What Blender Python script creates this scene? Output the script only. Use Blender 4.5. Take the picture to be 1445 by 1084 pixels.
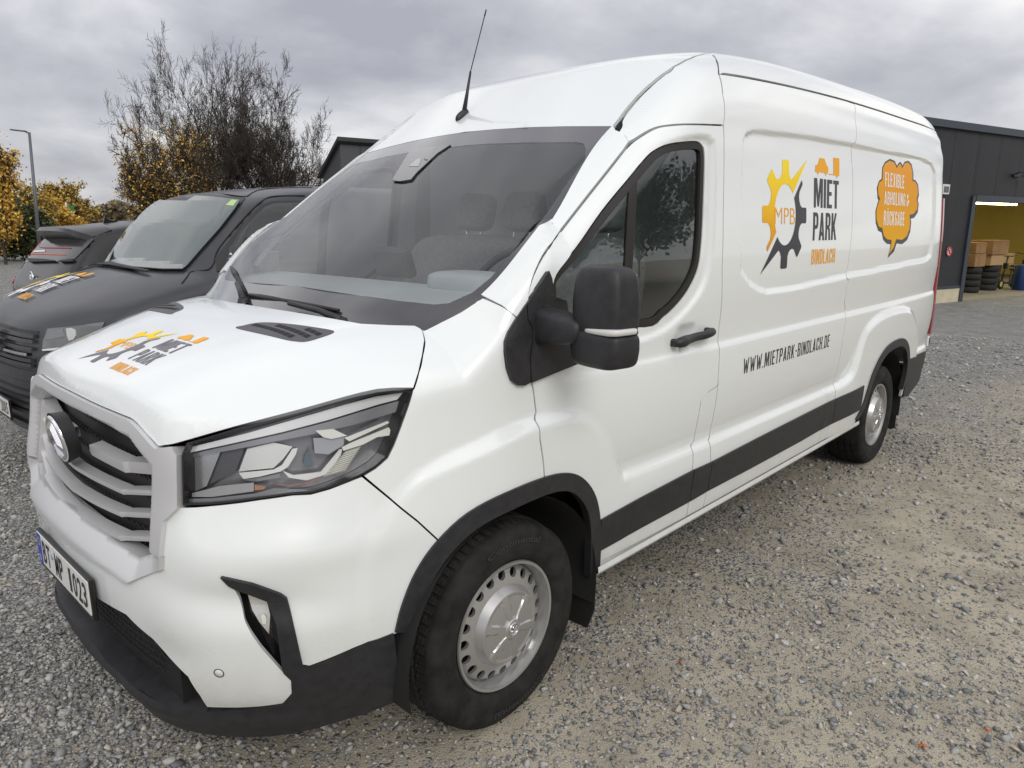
import bpy, bmesh, math, random
import numpy as np
from mathutils import Vector, Matrix
from mathutils.geometry import delaunay_2d_cdt
random.seed(7); RNG = np.random.default_rng(11)
R_ = math.radians
scene = bpy.context.scene
for o in list(bpy.data.objects): bpy.data.objects.remove(o)
C = scene.collection

# ---------------------------------------------------------------- camera
# solved from the wheels, sill, number plate and windscreen of the white van
CAM = np.array([-0.5410, -1.4107, 1.6401]); YAW, PITCH, ROLL, FPX = 0.81614, 0.21823, 0.00424, 1008.0
PW, PH = 1445.0, 1084.0
def cam_axes():
    cy, sy, cp, sp = math.cos(YAW), math.sin(YAW), math.cos(PITCH), math.sin(PITCH)
    f = np.array([sy*cp, cy*cp, -sp]); r = np.array([cy, -sy, 0.]); u = np.cross(r, f)
    c, s = math.cos(ROLL), math.sin(ROLL)
    return c*r+s*u, -s*r+c*u, f
AR, AU, AF = cam_axes()
cd = bpy.data.cameras.new('camera'); cam = bpy.data.objects.new('camera', cd); C.objects.link(cam)
cam.matrix_world = Matrix(((AR[0], AU[0], -AF[0], CAM[0]), (AR[1], AU[1], -AF[1], CAM[1]), (AR[2], AU[2], -AF[2], CAM[2]), (0, 0, 0, 1)))
cd.sensor_fit = 'HORIZONTAL'; cd.sensor_width = 36; cd.lens = FPX/PW*36; cd.clip_start = .05; cd.clip_end = 2000
scene.camera = cam

# ---------------------------------------------------------------- sky and light: an overcast November day
SUN_EL, SUN_AZ = R_(36), R_(205)     # azimuth of the sun, clockwise from +Y
world = bpy.data.worlds.new('World'); scene.world = world; world.use_nodes = True
nt = world.node_tree; nt.nodes.clear()
def N(nt, t, **k):
    n = nt.nodes.new(t)
    for a, b in k.items():
        if a.startswith('i_'):
            key = a[2:]; key = int(key) if key.isdigit() else key.replace('_', ' ')
            n.inputs[key].default_value = b
        else: setattr(n, a, b)
    return n
def L(nt, a, b): nt.links.new(a, b)
def math_node(nt, op, a, b=None, clamp=False):
    m = N(nt, 'ShaderNodeMath', operation=op, use_clamp=clamp)
    for i, v in enumerate((a, b)):
        if v is None: continue
        if isinstance(v, (int, float)): m.inputs[i].default_value = v
        else: L(nt, v, m.inputs[i])
    return m.outputs[0]
def ramp(nt, fac, stops, interp='LINEAR'):
    r = N(nt, 'ShaderNodeValToRGB'); r.color_ramp.interpolation = interp
    e = r.color_ramp.elements
    while len(e) < len(stops): e.new(.5)
    for i, (p, c) in enumerate(stops):
        e[i].position = p; e[i].color = (c, c, c, 1) if isinstance(c, (int, float)) else (*c, 1)
    L(nt, fac, r.inputs[0]); return r.outputs[0]
def mixc(nt, fac, a, b, blend='MIX'):
    m = N(nt, 'ShaderNodeMix', data_type='RGBA', blend_type=blend)
    for i, v in ((0, fac), (6, a), (7, b)):
        if isinstance(v, (int, float)): m.inputs[i].default_value = v
        elif isinstance(v, tuple): m.inputs[i].default_value = (*v, 1)
        else: L(nt, v, m.inputs[i])
    return m.outputs[2]
tc = N(nt, 'ShaderNodeTexCoord')
sky = N(nt, 'ShaderNodeTexSky', sky_type='NISHITA', sun_disc=False, sun_elevation=SUN_EL, sun_rotation=SUN_AZ)
sep = N(nt, 'ShaderNodeSeparateXYZ'); L(nt, tc.outputs['Generated'], sep.inputs[0])
el = math_node(nt, 'MAXIMUM', sep.outputs[2], 0.0)
# cloud layer: direction projected on a flat cloud deck
den = math_node(nt, 'ADD', el, .34)
cx = math_node(nt, 'DIVIDE', sep.outputs[0], den); cy_ = math_node(nt, 'DIVIDE', sep.outputs[1], den)
cv = N(nt, 'ShaderNodeCombineXYZ'); L(nt, cx, cv.inputs[0]); L(nt, cy_, cv.inputs[1])
n1 = N(nt, 'ShaderNodeTexNoise', i_Scale=1.05, i_Detail=7.0, i_Roughness=.5, i_Distortion=.5); L(nt, cv.outputs[0], n1.inputs['Vector'])
n2 = N(nt, 'ShaderNodeTexNoise', i_Scale=2.6, i_Detail=6.0, i_Roughness=.55, i_Distortion=.2); L(nt, cv.outputs[0], n2.inputs['Vector'])
cl = math_node(nt, 'ADD', math_node(nt, 'MULTIPLY', n1.outputs[0], .72), math_node(nt, 'MULTIPLY', n2.outputs[0], .28))
cloud = ramp(nt, cl, [(.36, (.33, .33, .37)), (.45, (.46, .46, .495)), (.53, (.64, .635, .65)), (.61, (.84, .825, .81))])
# CIE overcast sky: the zenith is brighter than the horizon
lum = math_node(nt, 'ADD', math_node(nt, 'MULTIPLY', el, .60), .93)
cl2 = N(nt, 'ShaderNodeVectorMath', operation='SCALE'); L(nt, cloud, cl2.inputs[0]); L(nt, lum, cl2.inputs['Scale'])
ns = N(nt, 'ShaderNodeVectorMath', operation='SCALE'); L(nt, sky.outputs[0], ns.inputs[0]); ns.inputs['Scale'].default_value = .08
fin = mixc(nt, .92, ns.outputs[0], cl2.outputs[0])
bg = N(nt, 'ShaderNodeBackground'); L(nt, fin, bg.inputs[0]); bg.inputs[1].default_value = 1.0
wo = N(nt, 'ShaderNodeOutputWorld'); L(nt, bg.outputs[0], wo.inputs[0])
sl = bpy.data.lights.new('sun', 'SUN'); sl.energy = 1.1; sl.angle = R_(25); sl.color = (1, .96, .9)
sun = bpy.data.objects.new('sun', sl); C.objects.link(sun)
sd = Vector((math.sin(SUN_AZ)*math.cos(SUN_EL), math.cos(SUN_AZ)*math.cos(SUN_EL), math.sin(SUN_EL)))
sun.rotation_euler = sd.to_track_quat('Z', 'Y').to_euler(); sun.location = (0, 0, 30)
scene.view_settings.view_transform = 'Standard'; scene.view_settings.look = 'None'
scene.view_settings.exposure = 0.32; scene.view_settings.gamma = 1.0
scene.render.engine = 'CYCLES'
scene.cycles.max_bounces = 8; scene.cycles.transparent_max_bounces = 12

# ---------------------------------------------------------------- helpers: materials
MATS = {}
def mat(name, col=(.5, .5, .5), rough=.5, metal=0., coat=0., spec=.5, build=None):
    if name in MATS: return MATS[name]
    m = bpy.data.materials.new(name); m.use_nodes = True; t = m.node_tree; b = t.nodes['Principled BSDF']
    b.inputs['Base Color'].default_value = (*col, 1); b.inputs['Roughness'].default_value = rough; b.inputs['Metallic'].default_value = metal
    b.inputs['Coat Weight'].default_value = coat; b.inputs['Coat Roughness'].default_value = .04; b.inputs['Specular IOR Level'].default_value = spec
    m.diffuse_color = (*col, 1)
    if build: build(t, b)
    MATS[name] = m; return m
def noise_col(a, b, scale=8., detail=5., bump=0., bscale=200., rough=None, coord='Object', lo=.35, hi=.65):
    def f(t, p):
        c = N(t, 'ShaderNodeTexCoord'); n = N(t, 'ShaderNodeTexNoise', i_Scale=scale, i_Detail=detail, i_Roughness=.6); L(t, c.outputs[coord], n.inputs['Vector'])
        L(t, ramp(t, n.outputs[0], [(lo, a), (hi, b)]), p.inputs['Base Color'])
        if rough: L(t, ramp(t, n.outputs[0], [(lo, rough[0]), (hi, rough[1])]), p.inputs['Roughness'])
        if bump:
            n2 = N(t, 'ShaderNodeTexNoise', i_Scale=bscale, i_Detail=3.); L(t, c.outputs[coord], n2.inputs['Vector'])
            bp = N(t, 'ShaderNodeBump', i_Strength=bump, i_Distance=.002); L(t, n2.outputs[0], bp.inputs['Height']); L(t, bp.outputs[0], p.inputs['Normal'])
    return f
def thin_glass(name, tint=(.8, .87, .86), ior=1.5, refl=1.0, rough=.0):
    if name in MATS: return MATS[name]
    m = bpy.data.materials.new(name); m.use_nodes = True; t = m.node_tree; t.nodes.clear()
    tr = N(t, 'ShaderNodeBsdfTransparent'); tr.inputs[0].default_value = (*tint, 1)
    gl = N(t, 'ShaderNodeBsdfGlossy'); gl.inputs['Roughness'].default_value = rough
    fr = N(t, 'ShaderNodeFresnel'); fr.inputs[0].default_value = ior
    k = math_node(t, 'MULTIPLY', fr.outputs[0], refl, True)
    mx = N(t, 'ShaderNodeMixShader'); L(t, k, mx.inputs[0]); L(t, tr.outputs[0], mx.inputs[1]); L(t, gl.outputs[0], mx.inputs[2])
    o = N(t, 'ShaderNodeOutputMaterial'); L(t, mx.outputs[0], o.inputs[0]); MATS[name] = m; return m

# ---------------------------------------------------------------- helpers: objects
def link(o, parent=None):
    C.objects.link(o)
    if parent is not None: o.parent = parent
    return o
def thing(name, label, cat, loc=(0, 0, 0), rotz=0., group=None):
    o = bpy.data.objects.new(name, None); o.empty_display_size = .2; C.objects.link(o); o.location = loc; o.rotation_euler = (0, 0, rotz)
    return tag(o, label, cat, group)
def tag(o, label, cat, group=None):
    o['label'] = label; o['category'] = cat
    if group: o['group'] = group
    return o
def mesh_obj(name, verts, faces, m, parent=None, smooth=False, normals=None, midx=None):
    me = bpy.data.meshes.new(name); me.from_pydata([tuple(map(float, v)) for v in verts], [], [tuple(map(int, f)) for f in faces])
    for mm in (m if isinstance(m, (list, tuple)) else [m]): me.materials.append(mm)
    if midx is not None: me.polygons.foreach_set('material_index', np.array(midx, dtype=np.int32))
    if smooth: me.polygons.foreach_set('use_smooth', np.ones(len(me.polygons), dtype=bool))
    me.update()
    if normals is not None: me.normals_split_custom_set(normals)
    return link(bpy.data.objects.new(name, me), parent)
class MB:
    """collects shapes into one mesh"""
    def __init__(s): s.v = []; s.f = []; s.sm = []
    def add(s, v, f, sm=False):
        o = len(s.v); s.v += [tuple(map(float, p)) for p in v]; s.f += [tuple(i+o for i in q) for q in f]; s.sm += [sm]*len(f); return s
    def box(s, c, d, rot=None, bev=0.):
        x, y, z = d[0]/2, d[1]/2, d[2]/2
        if bev > 0:
            b = min(bev, x*.49, y*.49, z*.49); V = []
            for sx in (-1, 1):
                for sy in (-1, 1):
                    for sz in (-1, 1): V += [(sx*(x-b), sy*(y-b), sz*z), (sx*(x-b), sy*y, sz*(z-b)), (sx*x, sy*(y-b), sz*(z-b))]
            bm = bmesh.new()
            for p in V: bm.verts.new(p)
            bmesh.ops.convex_hull(bm, input=bm.verts); bm.verts.ensure_lookup_table(); bm.verts.index_update()
            V = [v.co[:] for v in bm.verts]; F = [[v.index for v in f.verts] for f in bm.faces]; bm.free()
        else:
            V = [(a, b, c_) for a in (-x, x) for b in (-y, y) for c_ in (-z, z)]
            F = [(0, 1, 3, 2), (4, 6, 7, 5), (0, 4, 5, 1), (2, 3, 7, 6), (0, 2, 6, 4), (1, 5, 7, 3)]
        if rot is not None: V = [rot @ Vector(p) for p in V]
        return s.add([(p[0]+c[0], p[1]+c[1], p[2]+c[2]) for p in V], F)
    def tube(s, pts, r, n=8, cap=True, sm=True):
        pts = [Vector(p) for p in pts]; rs = r if isinstance(r, (list, tuple)) else [r]*len(pts)
        V = []; F = []; up = None
        for i, p in enumerate(pts):
            d = (pts[min(i+1, len(pts)-1)]-pts[max(i-1, 0)]).normalized()
            if up is None: up = d.orthogonal().normalized()
            up = (up-d*up.dot(d)); up = up.normalized() if up.length > 1e-6 else d.orthogonal().normalized()
            w = d.cross(up)
            for k in range(n):
                a = 2*math.pi*k/n; V.append(p+(up*math.cos(a)+w*math.sin(a))*rs[i])
        for i in range(len(pts)-1):
            for k in range(n): F.append((i*n+k, i*n+(k+1) % n, (i+1)*n+(k+1) % n, (i+1)*n+k))
        s.add(V, F, sm)
        if cap:
            o = len(s.v)-len(V); s.f += [tuple(o+k for k in range(n))[::-1], tuple(o+len(V)-n+k for k in range(n))]; s.sm += [False]*2
        return s
    def lathe(s, prof, n=48, axis='y', c=(0, 0, 0), sm=True, close=False):
        """prof: (radius, along axis)"""
        V = []; F = []; m = len(prof)
        for k in range(n):
            a = 2*math.pi*k/n; ca, sa = math.cos(a), math.sin(a)
            for r, h in prof:
                V.append({'y': (c[0]+r*ca, c[1]+h, c[2]+r*sa), 'z': (c[0]+r*ca, c[1]+r*sa, c[2]+h), 'x': (c[0]+h, c[1]+r*ca, c[2]+r*sa)}[axis])
        for k in range(n):
            k2 = (k+1) % n
            for i in range(m-1 if not close else m): j = (i+1) % m; F.append((k*m+i, k*m+j, k2*m+j, k2*m+i))
        return s.add(V, F, sm)
    def prism(s, poly, axis, a, b):
        """extrude a 2D outline; axis x: poly=(y,z), y: (x,z), z: (x,y)"""
        n = len(poly); mk = {'x': lambda p, h: (h, p[0], p[1]), 'y': lambda p, h: (p[0], h, p[1]), 'z': lambda p, h: (p[0], p[1], h)}[axis]
        V = [mk(p, a) for p in poly]+[mk(p, b) for p in poly]
        F = [tuple(range(n)), tuple(range(2*n-1, n-1, -1))]+[(i, i+n, (i+1) % n+n, (i+1) % n) for i in range(n)]
        return s.add(V, F)
    def build(s, name, m, parent=None, auto=None, recalc=True):
        me = bpy.data.meshes.new(name); me.from_pydata(s.v, [], s.f); me.materials.append(m)
        me.polygons.foreach_set('use_smooth', np.array(s.sm, dtype=bool)); me.update()
        if recalc:
            bm = bmesh.new(); bm.from_mesh(me); bmesh.ops.recalc_face_normals(bm, faces=bm.faces); bm.to_mesh(me); bm.free()
        if auto: me.polygons.foreach_set('use_smooth', np.ones(len(me.polygons), dtype=bool)); me.set_sharp_from_angle(angle=R_(auto))
        return link(bpy.data.objects.new(name, me), parent)
def copy_tree(o, parent=None):
    c = o.copy(); C.objects.link(c); c.parent = parent
    for ch in o.children: copy_tree(ch, c)
    return c

# ---------------------------------------------------------------- helpers: rays, curves
def rays(px):
    px = np.atleast_2d(np.array(px, float)); d = AF+((px[:, 0:1]-PW/2)/FPX)*AR-((px[:, 1:2]-PH/2)/FPX)*AU
    return d/np.linalg.norm(d, axis=1)[:, None]
def px_plane(px, ax, val):
    d = rays(px); t = (val-CAM[ax])/d[:, ax]; return CAM+d*t[:, None]
def proj(P):
    d = np.atleast_2d(P)-CAM; z = d@AF; return np.stack([PW/2+FPX*(d@AR)/z, PH/2-FPX*(d@AU)/z], 1)
class Pchip:
    def __init__(s, pts):
        p = np.array(pts, float); s.x = p[:, 0]; s.y = p[:, 1]; h = np.diff(s.x); d = np.diff(s.y)/h
        m = np.zeros(len(s.x)); m[0] = d[0]; m[-1] = d[-1]
        for i in range(1, len(s.x)-1):
            if d[i-1]*d[i] > 0: w1 = 2*h[i]+h[i-1]; w2 = h[i]+2*h[i-1]; m[i] = (w1+w2)/(w1/d[i-1]+w2/d[i])
        s.m = m
    def __call__(s, x):
        x = np.clip(np.asarray(x, float), s.x[0], s.x[-1]); i = np.clip(np.searchsorted(s.x, x)-1, 0, len(s.x)-2)
        h = s.x[i+1]-s.x[i]; t = (x-s.x[i])/h; t2 = t*t; t3 = t2*t
        return (2*t3-3*t2+1)*s.y[i]+(t3-2*t2+t)*h*s.m[i]+(-2*t3+3*t2)*s.y[i+1]+(t3-t2)*h*s.m[i+1]
def catmull(pts, n=8, closed=False):
    P = np.array(pts, float); k = len(P); out = []
    for i in range(k if closed else k-1):
        if closed: a, b, c, d = P[(i-1) % k], P[i], P[(i+1) % k], P[(i+2) % k]
        else: a, b, c, d = P[max(i-1, 0)], P[i], P[i+1], P[min(i+2, k-1)]
        for j in range(n):
            t = j/n; out.append(.5*((2*b)+(c-a)*t+(2*a-5*b+4*c-d)*t*t+(-a+3*b-3*c+d)*t**3))
    if not closed: out.append(P[-1])
    return np.array(out)
def resample(P, step, closed=True):
    P = np.array(P, float); Q = np.vstack([P, P[:1]]) if closed else P
    # keep the given corners: subdivide each edge
    out = []
    for a, b in zip(Q[:-1], Q[1:]):
        n = max(1, int(math.ceil(np.linalg.norm(b-a)/step)))
        for j in range(n): out.append(a+(b-a)*j/n)
    if not closed: out.append(Q[-1])
    return np.array(out)
def in_poly(pts, poly):
    x, y = pts[:, 0], pts[:, 1]; r = np.zeros(len(pts), bool); n = len(poly)
    for i in range(n):
        x1, y1 = poly[i]; x2, y2 = poly[(i+1) % n]
        if y1 == y2: continue
        c = ((y1 > y) != (y2 > y)) & (x < (x2-x1)*(y-y1)/(y2-y1)+x1); r ^= c
    return r
def poly_dist(pts, poly, closed=True):
    d = np.full(len(pts), 1e9); n = len(poly)
    for i in range(n if closed else n-1):
        a = poly[i]; b = poly[(i+1) % n]; ab = b-a; l = ab@ab
        if l < 1e-14: continue
        t = np.clip(((pts-a)@ab)/l, 0, 1); q = pts-(a+t[:, None]*ab); d = np.minimum(d, np.sqrt((q*q).sum(1)))
    return d
def sstep(a, b, x): t = np.clip((x-a)/(b-a), 0, 1); return t*t*(3-2*t)
def inset(poly, g):
    """move a closed outline inwards by g"""
    P = np.array(poly, float); n = len(P); ar = .5*np.sum(P[:, 0]*np.roll(P[:, 1], -1)-np.roll(P[:, 0], -1)*P[:, 1]); s = 1 if ar > 0 else -1
    e = np.roll(P, -1, 0)-P; L_ = np.linalg.norm(e, axis=1); e /= np.maximum(L_, 1e-9)[:, None]; nrm = np.stack([-e[:, 1], e[:, 0]], 1)*s
    n0 = np.roll(nrm, 1, 0); b = n0+nrm; k = np.maximum((b*b).sum(1)/2, .35); return P+b/k[:, None]*g

# ================================================================ the white van: its body surface
# x runs from the nose to the rear, y from the left flank to the right one, z up; metres
YC = 1.03; XA = 1.1
SM = Pchip([(.15, .075), (.3, .045), (.4, .03), (.55, .012), (.7, .005), (.9, .0), (1.0, 0.), (1.15, .004), (1.3, .006), (1.45, .008), (1.6, .012), (1.81, .028), (1.95, .04), (2.04, .05), (2.155, .063), (2.236, .086), (2.28, .096), (2.32, .118), (2.40, .15), (2.7, .3)])
PRZ = [(.15, .075), (.30, .045), (.40, .03), (.49, .020), (.53, .018), (.60, .010), (.66, .007), (.70, .008), (.742, .024), (.765, .0225), (.80, .016), (.87, .006), (.97, -.001), (1.02, -.002), (1.10, .000), (1.135, .003), (1.165, .013), (1.20, .012), (1.29, .007), (1.36, .004), (1.45, .006), (1.6, .012), (1.81, .028), (1.95, .04), (2.04, .05), (2.10, .0545), (2.15, .061), (2.236, .086), (2.28, .096), (2.32, .118), (2.40, .15), (2.7, .3)]
PR = Pchip(PRZ)
TAPER = Pchip([(.9, .036), (1.1, .033), (1.4, .02), (1.8, .006), (2.2, .0), (4.4, 0), (5.2, .008), (5.6, .018), (5.8, .030), (5.87, .042), (5.92, .062), (5.945, .1)])
# plan outline of the nose at several heights: (x, y) from the middle to the flank
ROWS = {
 .15: [(.10, 1.03), (.11, .8), (.14, .58), (.23, .40), (.38, .27), (.55, .18), (.72, .12), (.9, .10)],
 .22: [(.07, 1.03), (.08, .8), (.10, .58), (.19, .40), (.34, .26), (.53, .165), (.70, .10), (.9, .075)],
 .30: [(.045, 1.03), (.055, .8), (.075, .58), (.16, .40), (.29, .265), (.50, .14), (.68, .08), (.9, .055)],
 .38: [(.04, 1.03), (.045, .8), (.065, .58), (.12, .40), (.24, .255), (.42, .15), (.64, .075), (.9, .045)],
 .50: [(.02, 1.03), (.028, .8), (.052, .56), (.10, .38), (.205, .25), (.40, .135), (.64, .07), (.9, .04)],
 .62: [(.01, 1.03), (.018, .8), (.045, .56), (.09, .38), (.185, .25), (.38, .13), (.62, .07), (.9, .035)],
 .80: [(.025, 1.03), (.034, .8), (.066, .54), (.105, .36), (.19, .25), (.36, .145), (.60, .075), (.9, .036)],
 .95: [(.06, 1.03), (.068, .8), (.092, .53), (.13, .38), (.215, .275), (.37, .18), (.60, .09), (.9, .042)],
 1.10: [(.085, 1.03), (.092, .8), (.115, .53), (.15, .40), (.23, .305), (.39, .205), (.62, .105), (.9, .050)],
 1.22: [(.12, 1.03), (.13, .8), (.16, .53), (.20, .42), (.28, .325), (.43, .22), (.65, .115), (.9, .055)],
 1.38: [(.30, 1.03), (.31, .8), (.34, .53), (.37, .42), (.43, .33), (.54, .235), (.70, .14), (.9, .065)],
 1.60: [(.45, 1.03), (.46, .8), (.48, .53), (.50, .42), (.55, .33), (.63, .245), (.75, .16), (.9, .085)],
}
ZS = np.array(sorted(ROWS)); NPH = 121; PHG = np.linspace(0, np.pi/2, NPH)
def _row(z):
    p = ROWS[z]+[(1.1, float(SM(z)+TAPER(1.1)))]
    c = catmull([(p[0][0], 2*YC-p[1][1])]+p+[(1.4, float(SM(z)+TAPER(1.4)))], 24); ph = np.arctan2(YC-c[:, 1], XA-c[:, 0]); r = np.hypot(YC-c[:, 1], XA-c[:, 0])
    o = np.argsort(ph); return np.interp(PHG, ph[o], r[o])
_RR = np.array([_row(z) for z in ZS]); ZG0, ZGD, NZG = .15, .0125, 117
ZG = ZG0+ZGD*np.arange(NZG)
RG = np.stack([Pchip(list(zip(ZS, _RR[:, j])))(ZG) for j in range(NPH)], 1)
# soften the table a little
for _ in range(3):
    T_ = np.pad(RG, 1, mode='edge'); RG = (T_[1:-1, 1:-1]*2+T_[:-2, 1:-1]+T_[2:, 1:-1]+T_[1:-1, :-2]+T_[1:-1, 2:])/6
def bicubic(G, fy, fx):
    h, w = G.shape; iy = np.clip(np.floor(fy).astype(int), 0, h-2); ix = np.clip(np.floor(fx).astype(int), 0, w-2); ty = np.clip(fy-iy, 0, 1); tx = np.clip(fx-ix, 0, 1)
    def wt(t): t2 = t*t; t3 = t2*t; return (-.5*t3+t2-.5*t, 1.5*t3-2.5*t2+1, -1.5*t3+2*t2+.5*t, .5*t3-.5*t2)
    wy, wx = wt(ty), wt(tx); o = 0.
    for a in range(4):
        ya = np.clip(iy+a-1, 0, h-1)
        for b in range(4): o = o+wy[a]*wx[b]*G[ya, np.clip(ix+b-1, 0, w-1)]
    return o
def mirror_y(y): return np.where(y > YC, 2*YC-y, y)
def to_u(P):
    x, y = P[:, 0], mirror_y(P[:, 1]); ph = np.arctan2(YC-y, np.maximum(XA-x, 0)); return np.where(x < XA, XA-(np.pi/2-ph)*1.05, x)
FEATURES = []      # functions disp(u, z) -> outward metres, filled below
def det(z): return SM(z)-PR(z)
DG = {}
def disp_exact(u, z, feats=True):
    d = np.zeros_like(u); keep = np.ones_like(u)
    if feats:
        for f in FEATURES:
            a, k = f(u, z); d = d+a; keep = keep*k
    return d+det(z)*sstep(1.12, 1.42, u)*keep
GU0, GDU, GNU, GZ0, GDZ, GNZ = -.62, .012, 556, .12, .008, 300
def disp(u, z, feats=True):
    """pressings of the body skin, tabulated once"""
    if feats not in DG:
        uu, zz = np.meshgrid(GU0+GDU*np.arange(GNU), GZ0+GDZ*np.arange(GNZ)); DG[feats] = disp_exact(uu.ravel(), zz.ravel(), feats).reshape(GNZ, GNU)
    return bicubic(DG[feats], np.clip((z-GZ0)/GDZ, 0, GNZ-1), np.clip((u-GU0)/GDU, 0, GNU-1))
def f_flank(P, feats=True):
    x, y, z = P[:, 0], mirror_y(P[:, 1]), P[:, 2]
    ph = np.arctan2(YC-y, np.maximum(XA-x, 1e-9)); r = bicubic(RG, np.clip((z-ZG0)/ZGD, 0, NZG-1), ph/(np.pi/2)*(NPH-1))
    front = np.hypot(YC-y, XA-x)-r; side = SM(z)+TAPER(x)-y
    u = np.where(x < XA, XA-(np.pi/2-ph)*1.05, x)
    return np.where(x < XA, front, side)-disp(u, z, feats)
HT = Pchip([(-.05, 1.02), (.0, 1.075), (.03, 1.118), (.06, 1.146), (.10, 1.170), (.2, 1.217), (.35, 1.268), (.5, 1.308), (.65, 1.336), (.8, 1.354), (1.0, 1.37)])
HE = Pchip([(0, .62), (.1, .65), (.37, .79), (.66, .945), (.75, .97), (1., .99)]); HD = Pchip([(0, .05), (.1, .06), (.37, .12), (.66, .15), (1., .15)]); HP = Pchip([(0, 2.2), (.1, 2.4), (.37, 2.8), (.6, 3.0), (1., 3.1)])
def hood_z(x, y):
    w = np.abs(y-YC); e = np.clip((w/HE(x)-.3)/.7, 0, 1.3)
    return HT(x)+.012*(1-(w/.9)**2)-HD(x)*e**HP(x)
def f_hood(P): return (P[:, 2]-hood_z(P[:, 0], P[:, 1]))*.85
WB_ = Pchip([(1.2, .19), (1.33, .17), (1.43, .125), (1.6, .085), (1.8, .085), (2.0, .10), (2.2, .11)])
def ws_x(y, z): w = np.abs(y-YC); return .765+(z-1.345)*1.40+WB_(z)*(w/.85)**2-.015*np.sin(np.clip((z-1.345)/.7, 0, 1)*np.pi)
def f_ws(P): return (ws_x(P[:, 1], P[:, 2])-P[:, 0])*.53
RC = Pchip([(1.3, 1.73), (1.5, 1.872), (1.745, 2.046), (1.85, 2.128), (2.0, 2.235), (2.2, 2.345), (2.4, 2.402), (2.7, 2.455), (3.2, 2.495), (4., 2.52), (5.0, 2.535), (5.6, 2.53), (5.8, 2.51), (5.9, 2.48), (5.95, 2.40)])
RE = Pchip([(1.3, .12), (1.75, .13), (2.1, .15), (2.4, .175), (3., .19), (5.9, .17)])
def roof_z(x, y):
    w = np.abs(y-YC)/.93; return RC(x)-.025*w**2-(RE(x)-.025)*np.clip(w, 0, 1.2)**7
def f_roof(P): return (P[:, 2]-roof_z(P[:, 0], P[:, 1]))*.8
def smax(a, b, k): h = np.clip(.5+.5*(a-b)/k, 0, 1); return b+(a-b)*h+k*h*(1-h)
def f_upper(P):
    return smax(f_flank(P), smax(f_ws(P), f_roof(P), .004), .06)
def f_nose(P): return smax(f_flank(P), f_hood(P), .012)
def f_body(P):
    top = np.minimum(f_hood(P), f_ws(P)); return smax(f_flank(P), np.maximum(top, f_roof(P)), .05)
def hit(px, f, t0=.8, t1=8., n=120):
    """where the ray through a pixel of the photograph first enters the surface f"""
    d = rays(px); ts = np.linspace(t0, t1, n); best = np.full(len(d), 1e9); bt = np.full(len(d), 1.); prev = None; lo = np.full(len(d), np.nan); hi = lo.copy()
    for t in ts:
        v = f(CAM+d*t)
        if prev is not None:
            k = np.isnan(lo) & (prev > 0) & (v <= 0); lo[k] = tp; hi[k] = t
        prev = v; tp = t; kb = v < best; best[kb] = v[kb]; bt[kb] = t
    for _ in range(18):
        m = (lo+hi)/2; v = f(CAM+d*np.nan_to_num(m, nan=1.)[:, None]); lo = np.where(v > 0, m, lo); hi = np.where(v > 0, hi, m)
    t = (lo+hi)/2; miss = np.isnan(t); P = CAM+d*np.where(miss, bt, t)[:, None]      # a ray that just misses takes the nearest point
    if miss.any(): P[miss] = newton(f, P[miss])
    return P
def grad(f, P, e=.003):
    g = np.stack([(f(P+np.eye(3)[k]*e)-f(P-np.eye(3)[k]*e)) for k in range(3)], 1); return g/np.maximum(np.linalg.norm(g, axis=1), 1e-9)[:, None]
def newton(f, P, it=6):
    P = P.copy()
    for _ in range(it):
        e = .002; g = np.stack([(f(P+np.eye(3)[k]*e)-f(P-np.eye(3)[k]*e))/(2*e) for k in range(3)], 1); P = P-(f(P)/np.maximum((g*g).sum(1), 1e-6))[:, None]*g
    return P
# 2D domains: (u, z) unrolled flank, (x, y) from above, (y, z) from the front
def uz_to_3d(q, f, lo=-.6, hi=.6):
    u, z = q[:, 0], q[:, 1]; ph = np.pi/2-np.clip(XA-u, 0, None)/1.05; fr = u < XA
    d = np.where(fr[:, None], np.stack([-np.cos(ph), -np.sin(ph), 0*ph], 1), np.array([[0, -1., 0]])); o = np.stack([np.where(fr, XA, u), np.full_like(u, YC), z], 1)
    a = np.full(len(u), .02); b = np.full(len(u), 1.6)
    return along(o, d, a, b, f)
def along(o, d, a, b, f):
    for _ in range(23):
        m = (a+b)/2; v = f(o+d*m[:, None]); a = np.where(v < 0, m, a); b = np.where(v < 0, b, m)
    return o+d*((a+b)/2)[:, None]
def xy_to_3d(q, f): n = len(q); return along(np.stack([q[:, 0], q[:, 1], np.full(n, .9)], 1), np.array([[0, 0, 1.]]), np.zeros(n), np.full(n, 2.), f)
def yz_to_3d(q, f): n = len(q); return along(np.stack([np.full(n, 2.2), q[:, 0], q[:, 1]], 1), np.array([[-1., 0, 0]]), np.zeros(n), np.full(n, 2.6), f)
DOM = {'uz': (lambda P: np.stack([to_u(P), P[:, 2]], 1), uz_to_3d), 'xy': (lambda P: P[:, :2], xy_to_3d), 'yz': (lambda P: P[:, 1:], yz_to_3d)}
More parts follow.
